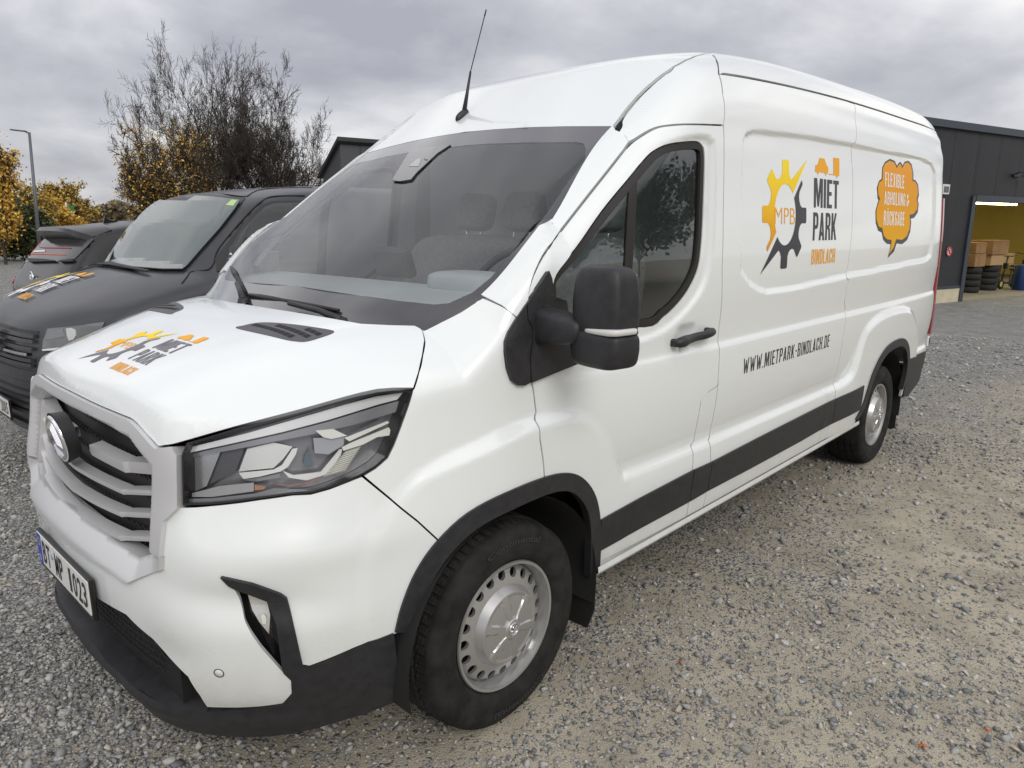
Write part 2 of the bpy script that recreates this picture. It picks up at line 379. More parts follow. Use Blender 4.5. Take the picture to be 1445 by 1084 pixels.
def tri_fill(loops, step):
    """triangulate an outline with holes, with an even grid of points inside"""
    bnd = [resample(l, step*.8) for l in loops]; V = np.vstack(bnd); E = []; o = 0
    for b in bnd: n = len(b); E += [(o+i, o+(i+1) % n) for i in range(n)]; o += n
    lo, hi = V.min(0), V.max(0); gx = np.arange(lo[0]+step/2, hi[0], step); gy = np.arange(lo[1]+step/2, hi[1], step*.9)
    G = np.array([(x+(step/2 if j % 2 else 0), y) for j, y in enumerate(gy) for x in gx]).reshape(-1, 2); ok = in_poly(G, bnd[0]); G = G[ok]
    for h in bnd[1:]: G = G[~in_poly(G, h)]
    if len(G):
        dd = np.full(len(G), 1e9)
        for b in bnd: dd = np.minimum(dd, poly_dist(G, b))
        G = G[dd > step*.45]
    P = np.vstack([V, G]) if len(G) else V
    vs, es, fs, ov, oe, of = delaunay_2d_cdt([Vector(p) for p in P], E, [], 0, 1e-7)
    vs = np.array([v[:] for v in vs]); F = np.array([f for f in fs]); c = vs[F].mean(1); k = in_poly(c, bnd[0])
    for h in bnd[1:]: k &= ~in_poly(c, h)
    return vs, F[k], bnd
def resample3(E3, n, q2):
    # same subdivision as resample() in 2D, applied to the 3D points
    st = resample3.step*.8; out = []; m = len(q2)
    for i in range(m):
        k = max(1, int(math.ceil(np.linalg.norm(q2[(i+1) % m]-q2[i])/st))); a, b = E3[i], E3[(i+1) % m]
        for j in range(k): out.append(a+(b-a)*j/k)
    return np.array(out)
def panel(name, loops, f, dom, m, parent, step=.015, gap=.0034, skirt=.014, off=0., mirror=True, lab=None, exact=None, ge=.003):
    """a sheet-metal panel: outlines (3D points on the surface, or domain points) filled and laid on the surface f"""
    fwd, back = DOM[dom]; ls = []
    for i, l in enumerate(loops):
        l = np.array(l, float); q = fwd(l) if l.shape[1] == 3 else l
        if gap: q = inset(resample(q, step), gap if i == 0 else -gap)
        ls.append(q)
    resample3.step = step; q, F, bnd = tri_fill(ls, step); P = back(q, f); Nn = grad(f, P, ge)
    if exact is not None:      # keep the 3D outline itself on the border
        nb = sum(len(b) for b in bnd); eb = np.vstack([resample3(e, len(b), bq) for e, b, bq in zip(exact, bnd, ls)]); P[:nb] = eb; Nn[:nb] = grad(f, P[:nb], ge)
    if off: P = P+Nn*off
    # orient
    a, b, c = P[F[:, 0]], P[F[:, 1]], P[F[:, 2]]; fn = np.cross(b-a, c-a); fl = (fn*Nn[F[:, 0]]).sum(1) < 0; F[fl] = F[fl][:, ::-1]
    V = [P]; FF = [tuple(t) for t in F]; NL = [Nn[i] for t in F for i in t]; nv = len(P); Vx = list(P)
    # folded edge
    if skirt:
        ec = {}
        for t in F:
            for i in range(3): e = (t[i], t[(i+1) % 3]); ec[e] = 1
        for (i, j) in list(ec):
            if (j, i) in ec: continue
            k = len(Vx); Vx += [P[i], P[j], P[j]-Nn[j]*skirt, P[i]-Nn[i]*skirt]; FF.append((k+1, k, k+3, k+2)); e = P[j]-P[i]; nn = np.cross(e, Nn[i]); nn = nn/max(np.linalg.norm(nn), 1e-9)
            NL += [nn]*4
    V = np.array(Vx); NL = np.array(NL); o = mesh_obj(name, V, FF, m, parent, True, NL)
    if lab: o['label'] = lab
    if mirror:
        V2 = V.copy(); V2[:, 1] = 2*YC-V2[:, 1]; F2 = [t[::-1] for t in FF]; N2 = []; k = 0
        for t in FF: N2 += list(NL[k:k+len(t)][::-1]); k += len(t)
        N2 = np.array(N2); N2[:, 1] *= -1; o2 = mesh_obj(name, V2, F2, m, parent, True, N2)
        if lab: o2['label'] = lab
    return o
def hpx(px, f=f_body): return hit(px, f)

# ---- paint and plastics
def dusty(t, p):
    """white lacquer with a film of road dust low on the body"""
    c = N(t, 'ShaderNodeTexCoord'); s = N(t, 'ShaderNodeSeparateXYZ'); L(t, c.outputs['Object'], s.inputs[0])
    n = N(t, 'ShaderNodeTexNoise', i_Scale=5., i_Detail=8., i_Roughness=.68); L(t, c.outputs['Object'], n.inputs['Vector'])
    low = N(t, 'ShaderNodeMapRange'); low.inputs[1].default_value = .75; low.inputs[2].default_value = .36; L(t, s.outputs[2], low.inputs[0])
    k = math_node(t, 'MULTIPLY', math_node(t, 'MULTIPLY', low.outputs[0], low.outputs[0]), ramp(t, n.outputs[0], [(.35, .12), (.7, .62)]))
    L(t, mixc(t, k, (.785, .82, .82), (.46, .43, .37)), p.inputs['Base Color']); L(t, math_node(t, 'ADD', math_node(t, 'MULTIPLY', k, .5), .24), p.inputs['Roughness']); L(t, math_node(t, 'SUBTRACT', 1., k), p.inputs['Coat Weight'])
PAINT = mat('white_paint', (.755, .795, .795), .24, coat=1., build=dusty)
PLASTIC = mat('black_plastic', (.021, .021, .024), .48, spec=.45, build=noise_col((.017, .017, .020), (.027, .027, .030), 30., 4., .25, 900.))
SILVER = mat('silver_paint', (.66, .66, .67), .36, .45)
SILVER2 = mat('wheel_silver', (.52, .52, .515), .32, .75)
CHROME = mat('chrome', (.85, .85, .87), .06, 1.)
DARK = mat('dark_void', (.006, .006, .007), .8)
RUBBER = mat('rubber_seal', (.018, .015, .015), .6)
van = thing('panel_van', 'white high-roof panel van with gear logo on bonnet and flank', 'van', (1., YC, 0.))
VAN0 = van
# children are modelled in world coordinates; the van's empty stands between the front wheels
def fix_parent(root):
    inv = root.matrix_world.inverted() if False else Matrix.Translation(root.location).inverted()
    for c in root.children: c.matrix_parent_inverse = inv
# ---- wheel-arch bulges and other pressings (outlines read from the photograph)
BUL_F = hit([(499, 799), (509, 765.8), (532, 719), (575.4, 669.4), (615.3, 642.9), (680, 613.4), (707.7, 600), (749, 583), (790.7, 575), (824, 576.4), (851.6, 597), (871, 633), (883.5, 668)], lambda P: f_flank(P, False))
bq = np.stack([to_u(BUL_F), BUL_F[:, 2]], 1); bq = catmull(bq, 5)
BQ_F = np.vstack([bq, [[bq[-1, 0]+.02, .745], [bq[-1, 0]+.02, .1], [bq[0, 0]-.05, .1]]])
BUL_R = hit([(1168, 548), (1192, 528), (1203, 507), (1212, 480), (1222, 458), (1240, 441), (1262, 432), (1280, 431), (1288, 438), (1292, 452), (1294, 470)], lambda P: f_flank(P, False))
bq = np.stack([to_u(BUL_R), BUL_R[:, 2]], 1); bq = catmull(bq, 5)
BQ_R = np.vstack([bq, [[bq[-1, 0]+.03, .62], [bq[-1, 0]+.03, .1], [bq[0, 0]-.1, .1], [bq[0, 0]-.1, .745]]])
def region(u, z, poly, w):
    q = np.stack([u, z], 1); o = np.zeros(len(u)); lo, hi = poly.min(0)-.01, poly.max(0)+.01; k = ((q > lo) & (q < hi)).all(1)
    if k.any(): qq = q[k]; ins = in_poly(qq, poly); d = poly_dist(qq, poly); o[k] = np.where(ins, sstep(0, w, d), 0.)
    return o
def feat_front(u, z):
    m = region(u, z, BQ_F, .055); return m*(.026*sstep(.50, .85, u)*(1-sstep(1.05, 1.55, u))+.006*sstep(.2, .5, u)*(1-sstep(1.0, 1.3, u))), 1-m
RU0 = bq[0, 0]
def feat_rear(u, z): m = region(u, z, BQ_R, .06); return m*.022*sstep(RU0-.02, RU0+.45, u), 1-m
rec = hit([(1046, 255), (1047, 215), (1048.4, 195.6), (1052.6, 186), (1063.7, 181), (1124.6, 187.3), (1203.5, 201), (1249, 211), (1299, 220.6), (1315.6, 228.9), (1321, 242.7), (1320.5, 304), (1314.5, 362), (1308, 369), (1274.6, 376.5), (1197, 393), (1116, 411.8), (1083, 416), (1072, 413), (1058, 403.5), (1045.7, 385.5), (1045, 340)], lambda P: f_flank(P, False))
RQ = np.stack([to_u(rec), rec[:, 2]], 1); RQ[RQ[:, 0] > 5.7, 0] = np.minimum(RQ[RQ[:, 0] > 5.7, 0], 5.83)
def feat_rec(u, z): return -region(u, z, RQ, .028)*.013, 1.
# recess round the door window
wr = hit([(905, 225), (925, 205), (950, 194), (975, 189), (997, 189), (1006, 196), (1010, 206), (1009, 300), (1003, 380), (985, 425), (940, 470), (880, 490), (800, 490), (760, 440), (800, 372), (850, 300)], lambda P: f_flank(P, False))
WQ = np.stack([to_u(wr), wr[:, 2]], 1); WQ = catmull(WQ, 4, True)
def feat_win(u, z): return -region(u, z, WQ, .03)*.014, 1.
# sculpted bumper: a hollow under the lamps and a scoop round the fog lamp
def gauss(u, z, cu, cz, su, sz, rot=0.): c, s = math.cos(rot), math.sin(rot); a = (u-cu)*c+(z-cz)*s; b = -(u-cu)*s+(z-cz)*c; return np.exp(-(a/su)**2-(b/sz)**2)
def feat_bump(u, z):
    d = -.016*gauss(u, z, .22, .68, .16, .05, -.15)+.012*gauss(u, z, .36, .80, .22, .06)-.012*gauss(u, z, .0, .50, .10, .07, .2)
    d = d*sstep(-.6, -.35, u)+.014*np.exp(-((z-.285)/.03)**2)*(1-sstep(.2, .5, u))
    return d, 1.
def feat_handle(u, z): return -.016*np.exp(-((u-1.985)/.062)**4-((z-1.208)/.046)**4), 1.
FEATURES += [feat_handle, feat_front, feat_rear, feat_rec, feat_win, feat_bump]

# ---------------------------------------------------------------- body panels
U0 = XA-np.pi/2*1.05
def us_fwd(P): x, y = P[:, 0], P[:, 1]; ph = np.arctan2(YC-y, np.maximum(XA-x, 1e-9)); return np.stack([np.where(x < XA, XA-(np.pi/2-ph)*1.05, x), P[:, 2]], 1)
DOM['us'] = (us_fwd, uz_to_3d)
def uzp(px, f=None): P = hit(px, f or f_flank); return np.stack([to_u(P), P[:, 2]], 1)
def sym_us(q, close_lo=True):
    """near-half outline (starting and ending on the centre line) completed by its mirror image"""
    q = np.array(q, float); m = q[::-1].copy(); m[:, 0] = 2*U0-m[:, 0]; return np.vstack([q, m[1:-1]])
GAP_DOOR_FRONT = [(743.5, 427.6), (743.3, 440), (750, 455), (750.5, 478), (748.5, 505), (749.8, 538.3), (753, 552.7), (756.4, 581.5), (754.6, 592.5), (762, 620), (766.5, 650), (769.5, 690)]
GAP_DOOR_TOP = [(744, 415.7), (752, 388), (771, 352), (812.9, 296.7), (857, 241), (884.8, 206.7), (907, 190), (926, 180.4), (945.7, 176.9), (973.4, 175.5), (1020.8, 176.9)]
GAP_DOOR_REAR = [(1021.5, 190), (1021.6, 240), (1020.5, 300), (1019, 380), (1017.3, 440), (1012.9, 480), (1015, 491.6), (1013.6, 530), (1012.9, 544.3)]
GAP_DOOR_LOW = [(999, 554), (989, 566), (984, 595), (979, 623), (974.4, 629.7), (977, 663), (971.6, 711)]
GAP_SLIDE_FRONT = [(1012.9, 544.3), (1008, 580), (1001.3, 616.8), (999.3, 622), (1002.6, 651.6), (996.9, 692.9), (993, 712)]
GAP_B_UP = [(1003.5, 74.6), (1007.7, 79.4), (1012.3, 88.6), (1014.1, 104.3), (1019.7, 133.8), (1021, 176.9)]
GAP_SLIDE_REAR = [(1205.5, 146.5), (1206.5, 160), (1207.6, 175), (1207.6, 201), (1204, 203), (1203.5, 260), (1202, 330), (1195.8, 380), (1195, 393), (1197.5, 395), (1191.6, 423.6), (1192.6, 436.8), (1189.5, 477.4), (1183.5, 512), (1178.4, 531), (1177, 535), (1178.8, 552.4), (1178.4, 561.5), (1172, 590)]
GUTTER = [(1014.3, 104.2), (1036, 107.3), (1059.5, 111.4), (1100, 119.5), (1140, 128.6), (1180, 138.8), (1205, 146), (1240, 156.8), (1280, 170), (1322.4, 184.1)]
ARCH_F = [(556.5, 890.8), (566.4, 852.6), (586, 806), (616, 763), (659.5, 723), (712.6, 694.8), (767.4, 673), (799, 667), (819, 673), (835.5, 693), (843.9, 723), (845.5, 773), (843.9, 806)]
ARCH_R = [(1206, 592), (1216, 572), (1227.6, 535.3), (1234, 518.7), (1243.3, 500.3), (1254.3, 486), (1268.8, 477.8), (1276.5, 479), (1281, 487.3), (1282.5, 502), (1281, 519.4), (1275, 545)]
WS_SIDE0 = [(593, 460), (617, 452.8), (646, 438), (679.4, 418), (716.8, 380), (758, 330), (800, 272), (841, 210), (859, 186), (864, 179)]
WS_SIDE = [tuple(p) for p in np.vstack([WS_SIDE0[:3], catmull(WS_SIDE0[3:], 6)])]
GAP_DOOR_TOP = [tuple(p) for p in catmull(GAP_DOOR_TOP, 4)]; GUTTER = [tuple(p) for p in catmull(GUTTER, 2)]
Q = {k: uzp(v, f_upper) for k, v in dict(df=GAP_DOOR_FRONT, dt=GAP_DOOR_TOP, dr=GAP_DOOR_REAR, dl=GAP_DOOR_LOW, sf=GAP_SLIDE_FRONT, bu=GAP_B_UP, sr=GAP_SLIDE_REAR, gu=GUTTER, af=ARCH_F, ar=ARCH_R).items()}
for k in ('af', 'ar'): Q[k] = catmull(Q[k], 4)
Q['gu'] = np.vstack([Q['gu'], [[5.935, Q['gu'][-1, 1]+.002]]])
def shrink_arch(q, d, c):
    v = q-np.array(c); return q-v/np.linalg.norm(v, axis=1)[:, None]*d
CF, CRr = (1.0, .36), (4.75, .36)
AFm, ARm = shrink_arch(Q['af'], .03, CF), shrink_arch(Q['ar'], .03, CRr)
ZSILL = .405
# fender: bonnet gap, windscreen corner, door gap, arch, bumper seam, lamp
SEAM = [(617, 762), (588.7, 735.9), (552, 706), (511, 671.5)]
LAMP_OUT = [(511, 671.5), (530, 660), (546, 646), (555, 628), (562, 610), (573, 580), (583.5, 550)]
HOODGAP = [(583.5, 548), (590, 525), (595.5, 500), (598.5, 480), (594.5, 460)]
qs, ql, qh = uzp(SEAM), uzp(LAMP_OUT), uzp(HOODGAP, f_body)
qw = uzp([(617, 453.4), (646, 438.8), (679.4, 418.8)], f_body); qp = uzp([(708.5, 432), (729, 448.6)], f_upper)
qf0 = Q['df'][:]
k = np.argmin(np.abs(AFm[:, 0]-qf0[-1, 0])+1e3*(AFm[:, 1] < .6)); k2 = np.argmin(np.abs(AFm[:, 0]-qs[0, 0])+1e3*(AFm[:, 1] < .5)*(AFm[:, 0] > 1.0))
fen = np.vstack([qh, qw, qp, qf0, AFm[k2:k][::-1], qs, ql[1:]])
FENDER = panel('fender', [fen], f_body, 'uz', PAINT, van, .012)
# front door with its window opening
WIN_OUT = [(783, 448), (778, 415), (786, 388), (812, 352), (850, 298), (888, 252), (906, 230), (922, 214), (942, 204.5), (965, 201), (983, 200.5), (990, 205), (993.5, 214), (994, 240), (992, 300), (989.5, 345), (985, 378), (974, 404), (958, 427), (938, 446), (910, 461)]
win = catmull(uzp(WIN_OUT, f_upper), 4, True)
kd = np.argmin(np.abs(AFm[:, 0]-Q['df'][-1, 0])+1e3*(AFm[:, 1] < .6)); qd_low = Q['dl']
door = np.vstack([Q['df'][::-1], Q['dt'], Q['dr'], qd_low, [[qd_low[-1, 0]+.002, ZSILL]], [[AFm[-1, 0], ZSILL]], AFm[kd+1:][::-1]])
DOOR = panel('front_door', [door, win], f_upper, 'uz', PAINT, van, .012)
pil = np.vstack([Q['sf'], [[Q['sf'][-1, 0], ZSILL]], [[qd_low[-1, 0]+.002, ZSILL]], qd_low[::-1]])
panel('pillar_panel', [pil], f_upper, 'uz', PAINT, van, .012)
def gz(u): return np.interp(u, Q['gu'][:, 0], Q['gu'][:, 1])
bu = Q['bu']; blow = bu[bu[:, 1] < gz(bu[:, 0])+.002]
ug = Q['sr'][0, 0]; gmid = Q['gu'][(Q['gu'][:, 0] > blow[0, 0]+.02) & (Q['gu'][:, 0] < ug-.02)]
slide = np.vstack([blow[::-1], [[blow[0, 0]+.004, gz(blow[0, 0])]], gmid, Q['sr'], [[Q['sr'][-1, 0], ZSILL]], [[Q['sf'][-1, 0], ZSILL]], Q['sf'][::-1], Q['dr'][::-1]])
panel('sliding_door', [slide], f_upper, 'uz', PAINT, van, .013)
grear = Q['gu'][Q['gu'][:, 0] > ug+.02]
quart = np.vstack([[[ug, gz(ug)]], grear, [[5.94, 1.9], [5.94, 1.2], [5.90, .70], [5.80, .50], [ARm[-1, 0]+.02, .42]], ARm[::-1], [[ARm[0, 0]-.01, ZSILL]], [[Q['sr'][-1, 0], ZSILL]], Q['sr'][::-1][:-1]])
panel('rear_quarter', [quart], f_upper, 'uz', PAINT, van, .016)
# cab header and windscreen pillar
DITCH = [(869.6, 171), (882, 154), (898.7, 134.5), (914, 120), (932, 105.5), (949, 94), (965, 85.3), (980, 79), (992, 75.8), (1002.5, 74.6)]
qd = uzp(DITCH, f_upper); qseam = uzp([(868.7, 186.6), (879, 191), (886.4, 202)], f_upper); top = Q['dt']
head = np.vstack([qd, bu[1:], top[top[:, 0] > qseam[-1, 0]+.02][::-1], qseam[::-1]])
panel('cab_header', [head], f_upper, 'uz', PAINT, van, .012)
sr_ = hit(WS_SIDE[3:-1], f_upper); cf_ = np.polyfit(sr_[:, 2], sr_[:, 1], 3); zz_ = np.linspace(sr_[0, 2], sr_[-1, 2], 26)      # smooth edge of the windscreen
def ws_edge(dy=0.): return yz_to_3d(np.stack([np.polyval(cf_, zz_)+dy, zz_], 1), f_upper)
pil_px = [(868.7, 186.6), (879, 191), (886.4, 202)]+[p for p in GAP_DOOR_TOP[::-1] if p[0] < 882]+[(743.5, 427.6), (729, 448.6), (708.5, 432)]
p3_ = np.vstack([hit(pil_px, f_upper), ws_edge()]); pill = np.stack([to_u(p3_), p3_[:, 2]], 1)
panel('windscreen_pillar', [pill], f_upper, 'uz', PAINT, van, .010, gap=0, exact=[p3_], off=.008, skirt=.02)
# roof: from the cab front edge to the rear, both halves
WS_TOP = [(864, 178), (850, 178), (800, 178.2), (749, 179.4), (700, 182.3), (666, 185.3)]
rt = hit(WS_TOP, f_upper); rt = rt[rt[:, 1] < YC]
rd3 = hit(DITCH, f_upper); rg3 = uz_to_3d(np.vstack([bu[1:4]+[.006, 0], Q['gu'][1:]+[0, .009]]), f_upper)
gs = Q['gu'][1:]; panel('gutter_seal', [np.vstack([gs+[0, .025], (gs-[0, .02])[::-1]])], f_upper, 'uz', RUBBER, van, .03, gap=0, skirt=0, off=-.008)
near = np.vstack([rt[::-1], rd3, rg3]); mid = rt[-1]+[-.004, 0, .001]; mid[1] = YC
near = np.vstack([[mid], near, xy_to_3d(np.array([[5.94, .22], [5.945, .4], [5.945, YC]]), f_upper)]); far = near[1:-1][::-1].copy(); far[:, 1] = 2*YC-far[:, 1]
ro = np.vstack([near, far]); panel('roof', [ro[:, :2]], f_upper, 'xy', PAINT, van, .022, gap=0, mirror=False, exact=[ro])
# windscreen: clear pane inside a black ceramic border
bot = hit([(594, 460.5), (550.7, 460), (509, 458), (467.6, 450.5), (426, 443.4), (384.6, 437), (343, 427)], f_ws); bot = bot[bot[:, 1] < YC-.02]; bot[:, 2] = np.minimum(bot[:, 2], 1.36)
sid = np.vstack([hit([(a+5.5, c+2.5) for a, c in WS_SIDE[1:3]], f_upper), ws_edge(-.014)])
wsn = np.vstack([[[YC, bot[-1, 2]-.01]], bot[::-1][:, 1:]-[0, .03], sid[:, 1:], rt[:, 1:]-[0, .004], [[YC, rt[-1, 2]-.002]]])
def sym_y(q): m = q[1:-1][::-1].copy(); m[:, 0] = 2*YC-m[:, 0]; return np.vstack([q, m])
inn = hit([(343, 392), (420, 404), (509, 417.5), (565, 425), (613, 430), (633.8, 427.9), (667, 413), (692, 392.6), (722, 358), (760, 308), (800, 254), (822.7, 226.4), (826.9, 210), (824, 203), (812.4, 200.7), (740, 201.5), (690, 203), (660, 205)], f_ws); inn = inn[inn[:, 1] < YC-.005][:, 1:]
inn = np.vstack([[[YC, inn[0, 1]]], inn, [[YC, inn[-1, 1]]]])
FRIT = mat('black_ceramic', (.035, .035, .04), .10, coat=1.)
WSG = thin_glass('windscreen_glass', (.97, .99, .985), 1.52, 1.4)
def sym3(q): m = q[1:-1][::-1].copy(); m[:, 1] = 2*YC-m[:, 1]; return np.vstack([q, m])
b3_ = np.array([[float(ws_x(np.array([y]), np.array([z]))[0]), y, z] for y, z in zip(bot[::-1][:, 1], bot[::-1][:, 2]-.03)]); c0_ = b3_[0].copy(); c0_[1] = YC; c1_ = rt[-1].copy(); c1_[1] = YC
w3 = sym3(np.vstack([[c0_], b3_, sid, rt-[0, 0, .002], [c1_]])); i3 = yz_to_3d(sym_y(inn), f_upper)
wsf = panel('windscreen', [w3[:, 1:], i3[:, 1:]], f_upper, 'yz', FRIT, van, .02, gap=0, skirt=.006, off=.0005, mirror=False, exact=[w3, i3])
pane = panel('pane', [sym_y(inn)], f_upper, 'yz', WSG, wsf, .03, gap=0, skirt=0, off=.0, mirror=False)
# bonnet
hf = hit([(92, 544.5), (106.4, 554.7), (128.6, 565.8), (146.3, 573.9), (172.8, 584.9), (189, 592.3), (205.3, 610), (223.8, 629.2), (243, 626.5), (263, 621), (333, 601), (400, 583.5), (432.6, 574.8), (485.7, 559.8), (510, 553.5), (532, 548.8), (555, 547), (583, 547)], f_nose)
hr = hit(HOODGAP[1:]+[(550.7, 459), (509, 457), (467.6, 449.5), (426, 442.4), (384.6, 436), (343, 425.8)], f_nose)
hh = np.vstack([hf, hr]); hh = hh[hh[:, 1] < YC-.004]
h0, h1 = hh[0]+[-.001, 0, 0], hh[-1]+[-.004, 0, .001]; h0[1] = h1[1] = YC; hq = np.vstack([[h0], hh, [h1]])
hq = np.vstack([hq[:1], catmull(hq[1:8], 3), hq[8:]]); hfar = hq[1:-1][::-1].copy(); hfar[:, 1] = 2*YC-hfar[:, 1]; hq = np.vstack([hq, hfar])
BONNET = panel('bonnet', [hq[:, :2]], f_nose, 'xy', PAINT, van, .012, gap=0, mirror=False, exact=[hq], ge=.009)
# bumper skin
GR_OUT = [(83, 747), (98, 761), (116, 776.5), (140, 792), (166, 808), (181, 822), (229, 802.5), (234, 735), (254, 716)]
b1 = uzp(GR_OUT); b1 = b1[b1[:, 0] > U0+.01]
b2 = uzp([(299.7, 713.5), (366, 705.3), (412.6, 698.7), (439, 697.5), (466, 690), (499, 677), (511, 672.5)]+SEAM[::-1][1:])
ka = np.argmin(np.abs(Q['af'][:, 0]-b2[-1, 0])); b3 = AFm[:ka][::-1]
BR_OUT = [(426.6, 938.3), (418, 900), (410.5, 867.8), (406, 849), (396, 841), (356, 826), (310.7, 815.7), (322.5, 827.5), (332.5, 833), (346, 874.5), (369.5, 914.8), (399.7, 948.4)]
b4 = uzp([(520, 906), (480, 923), (436.7, 940)]+BR_OUT+[(411.5, 960), (412.5, 978.6), (399.7, 992.8), (369.5, 997), (319, 998.8), (292, 998), (282, 982), (265, 955), (238.5, 928), (215, 901.4), (178, 867.8), (160, 858), (140, 846)])
b4 = b4[b4[:, 0] > U0+.01]
bq_ = np.vstack([[[U0, b1[0, 1]]], b1, b2, b3, b4, [[U0, b4[-1, 1]]]])
BUMPER = panel('front_bumper', [sym_us(bq_)], f_flank, 'us', PAINT, van, .011, gap=.0015, mirror=False)
# black lower bumper with its lip
lip_top = uzp([(412.5, 979), (399.7, 993), (369.5, 999), (319, 1003), (292, 1004), (255, 1001), (225, 989), (188, 966), (150, 931), (112, 882)])
lip_top = lip_top[lip_top[:, 0] > U0+.03]
lip_bot = np.stack([np.linspace(AFm[0, 0]-.012, U0+.03, 22), np.interp(np.linspace(0, 1, 22), [0, .12, .3, 1], [.27, .235, .215, .215])], 1)
lo1 = uzp([(555, 893), (520, 906.5), (480, 923.5), (436.7, 940.5), (426.6, 939), (399.7, 949), (411.5, 960)])
lb = np.vstack([[[U0, lip_bot[-1, 1]]], lip_bot[::-1], lo1, lip_top, [[U0, lip_top[-1, 1]]]])
panel('lower_bumper', [sym_us(lb)], f_flank, 'us', PLASTIC, van, .012, gap=0, skirt=.03, off=.004, mirror=False)
lt = np.vstack([lip_top[4:], [[U0, lip_top[-1, 1]]]]); lt = np.vstack([lt, np.stack([2*U0-lt[::-1][1:, 0], lt[::-1][1:, 1]], 1)]); P_ = uz_to_3d(lt, f_flank); n_ = grad(f_flank, P_)
V_ = [p+q*.004 for p, q in zip(P_, n_)]+[p-q*.06+np.array([0, 0, .022]) for p, q in zip(P_, n_)]+[p-q*.14+np.array([0, 0, .034]) for p, q in zip(P_, n_)]; k_ = len(lt)
b_ = MB(); b_.add(V_, [(r*k_+i, r*k_+i+1, (r+1)*k_+i+1, (r+1)*k_+i) for r in range(2) for i in range(k_-1)], True); b_.build('lip_ledge', PLASTIC, van)
# wheel-arch trims and flank strip
def strip(name, outer, w, c, off=.009, step=.012):
    inn_ = shrink_arch(outer, w, c); panel(name, [np.vstack([outer, inn_[::-1]])], f_flank, 'uz', PLASTIC, van, step, gap=0, skirt=.03, off=off)
strip('arch_trim', Q['af'], .062, CF); strip('arch_trim', Q['ar'], .055, CRr)
TT = uzp([(846.5, 732.8), (910, 697.5), (976.6, 662.7), (1002.6, 651.4), (1060, 621.5), (1120, 591), (1179, 562), (1221, 542)]); TB = uzp([(846.3, 776.9), (908, 742), (970.5, 708.4), (997, 693), (1060, 660), (1130, 622), (1212.6, 578)])
cuts = [TT[0, 0], .5*(Q['dl'][-1, 0]+Q['dl'][-2, 0]), .5*(Q['sf'][-2, 0]+Q['sf'][-3, 0]), Q['sr'][-2, 0], Q['ar'][3, 0]-.012]
for a, b in zip(cuts[:-1], cuts[1:]):
    us = np.linspace(a, b, 8); tz = np.interp(us, TT[:, 0], TT[:, 1]); bz = np.interp(us, TB[:, 0], TB[:, 1])
    panel('side_strip', [np.vstack([np.stack([us, tz], 1), np.stack([us, bz], 1)[::-1]])], f_flank, 'uz', PLASTIC, van, .016, gap=.0025, skirt=.02, off=.008)
rs = uzp([(1282, 507), (1305, 495.5), (1303, 509), (1295.5, 537), (1281, 557), (1273, 560), (1276, 541)])
rs[:, 0] = np.minimum(rs[:, 0], 5.92); panel('rear_corner_trim', [rs], f_flank, 'uz', PLASTIC, van, .016, gap=0, skirt=.03, off=.008)

# ---------------------------------------------------------------- small builders
def pxpatch(name, poly, f, m, parent, depth=0., step=5., skirt=.006, mirror=True, z3=None):
    """a small moulded piece: outline in photo pixels, laid `depth` below the surface f"""
    if z3: poly = [(z3[0]+a/z3[2], z3[1]+b/z3[2]) for a, b in poly]
    q, F, bnd = tri_fill([np.array(poly, float)], step); fo = (lambda P: f(P)+depth); c_ = hit([q.mean(0)], fo, n=110)[0]; tc_ = float(np.linalg.norm(c_-CAM)); ex_ = .12*tc_+.35; P = hit(q, fo, max(.5, tc_-ex_), tc_+ex_, n=34); Nn = grad(fo, P)
    a, b, c = P[F[:, 0]], P[F[:, 1]], P[F[:, 2]]; fl = (np.cross(b-a, c-a)*Nn[F[:, 0]]).sum(1) < 0; F[fl] = F[fl][:, ::-1]
    V = list(P); FF = [tuple(t) for t in F]; es = {(t[i], t[(i+1) % 3]) for t in F for i in range(3)}
    for (i, j) in list(es):
        if (j, i) in es: continue
        k = len(V); V += [P[i], P[j], P[j]-Nn[j]*skirt, P[i]-Nn[i]*skirt]; FF.append((k+1, k, k+3, k+2))
    V = np.array(V); o = mesh_obj(name, V, FF, m, parent)
    if mirror: V2 = V.copy(); V2[:, 1] = 2*YC-V2[:, 1]; mesh_obj(name, V2, [t[::-1] for t in FF], m, MIRROR_OF.get(parent, parent))
    return o
MIRROR_OF = {}
def superbox(c, h, e=.35, rot=None, nu=28, nv=18, taper=None):
    V = []; F = []
    sg = lambda t, p: math.copysign(abs(t)**p, t)
    for j in range(nv+1):
        v = -math.pi/2+math.pi*j/nv
        for i in range(nu):
            u = 2*math.pi*i/nu; p = [h[0]*sg(math.cos(v), e)*sg(math.cos(u), e), h[1]*sg(math.cos(v), e)*sg(math.sin(u), e), h[2]*sg(math.sin(v), e)]
            if taper: p = taper(p)
            p = Vector(p)
            if rot is not None: p = rot @ p
            V.append((p.x+c[0], p.y+c[1], p.z+c[2]))
    for j in range(nv):
        for i in range(nu): F.append((j*nu+i, j*nu+(i+1) % nu, (j+1)*nu+(i+1) % nu, (j+1)*nu+i))
    return V, F
def sbox(name, c, h, m, parent, e=.35, rot=None, taper=None, nu=28, nv=18):
    b = MB(); V, F = superbox(c, h, e, rot, nu, nv, taper); b.add(V, F, True); return b.build(name, m, parent)
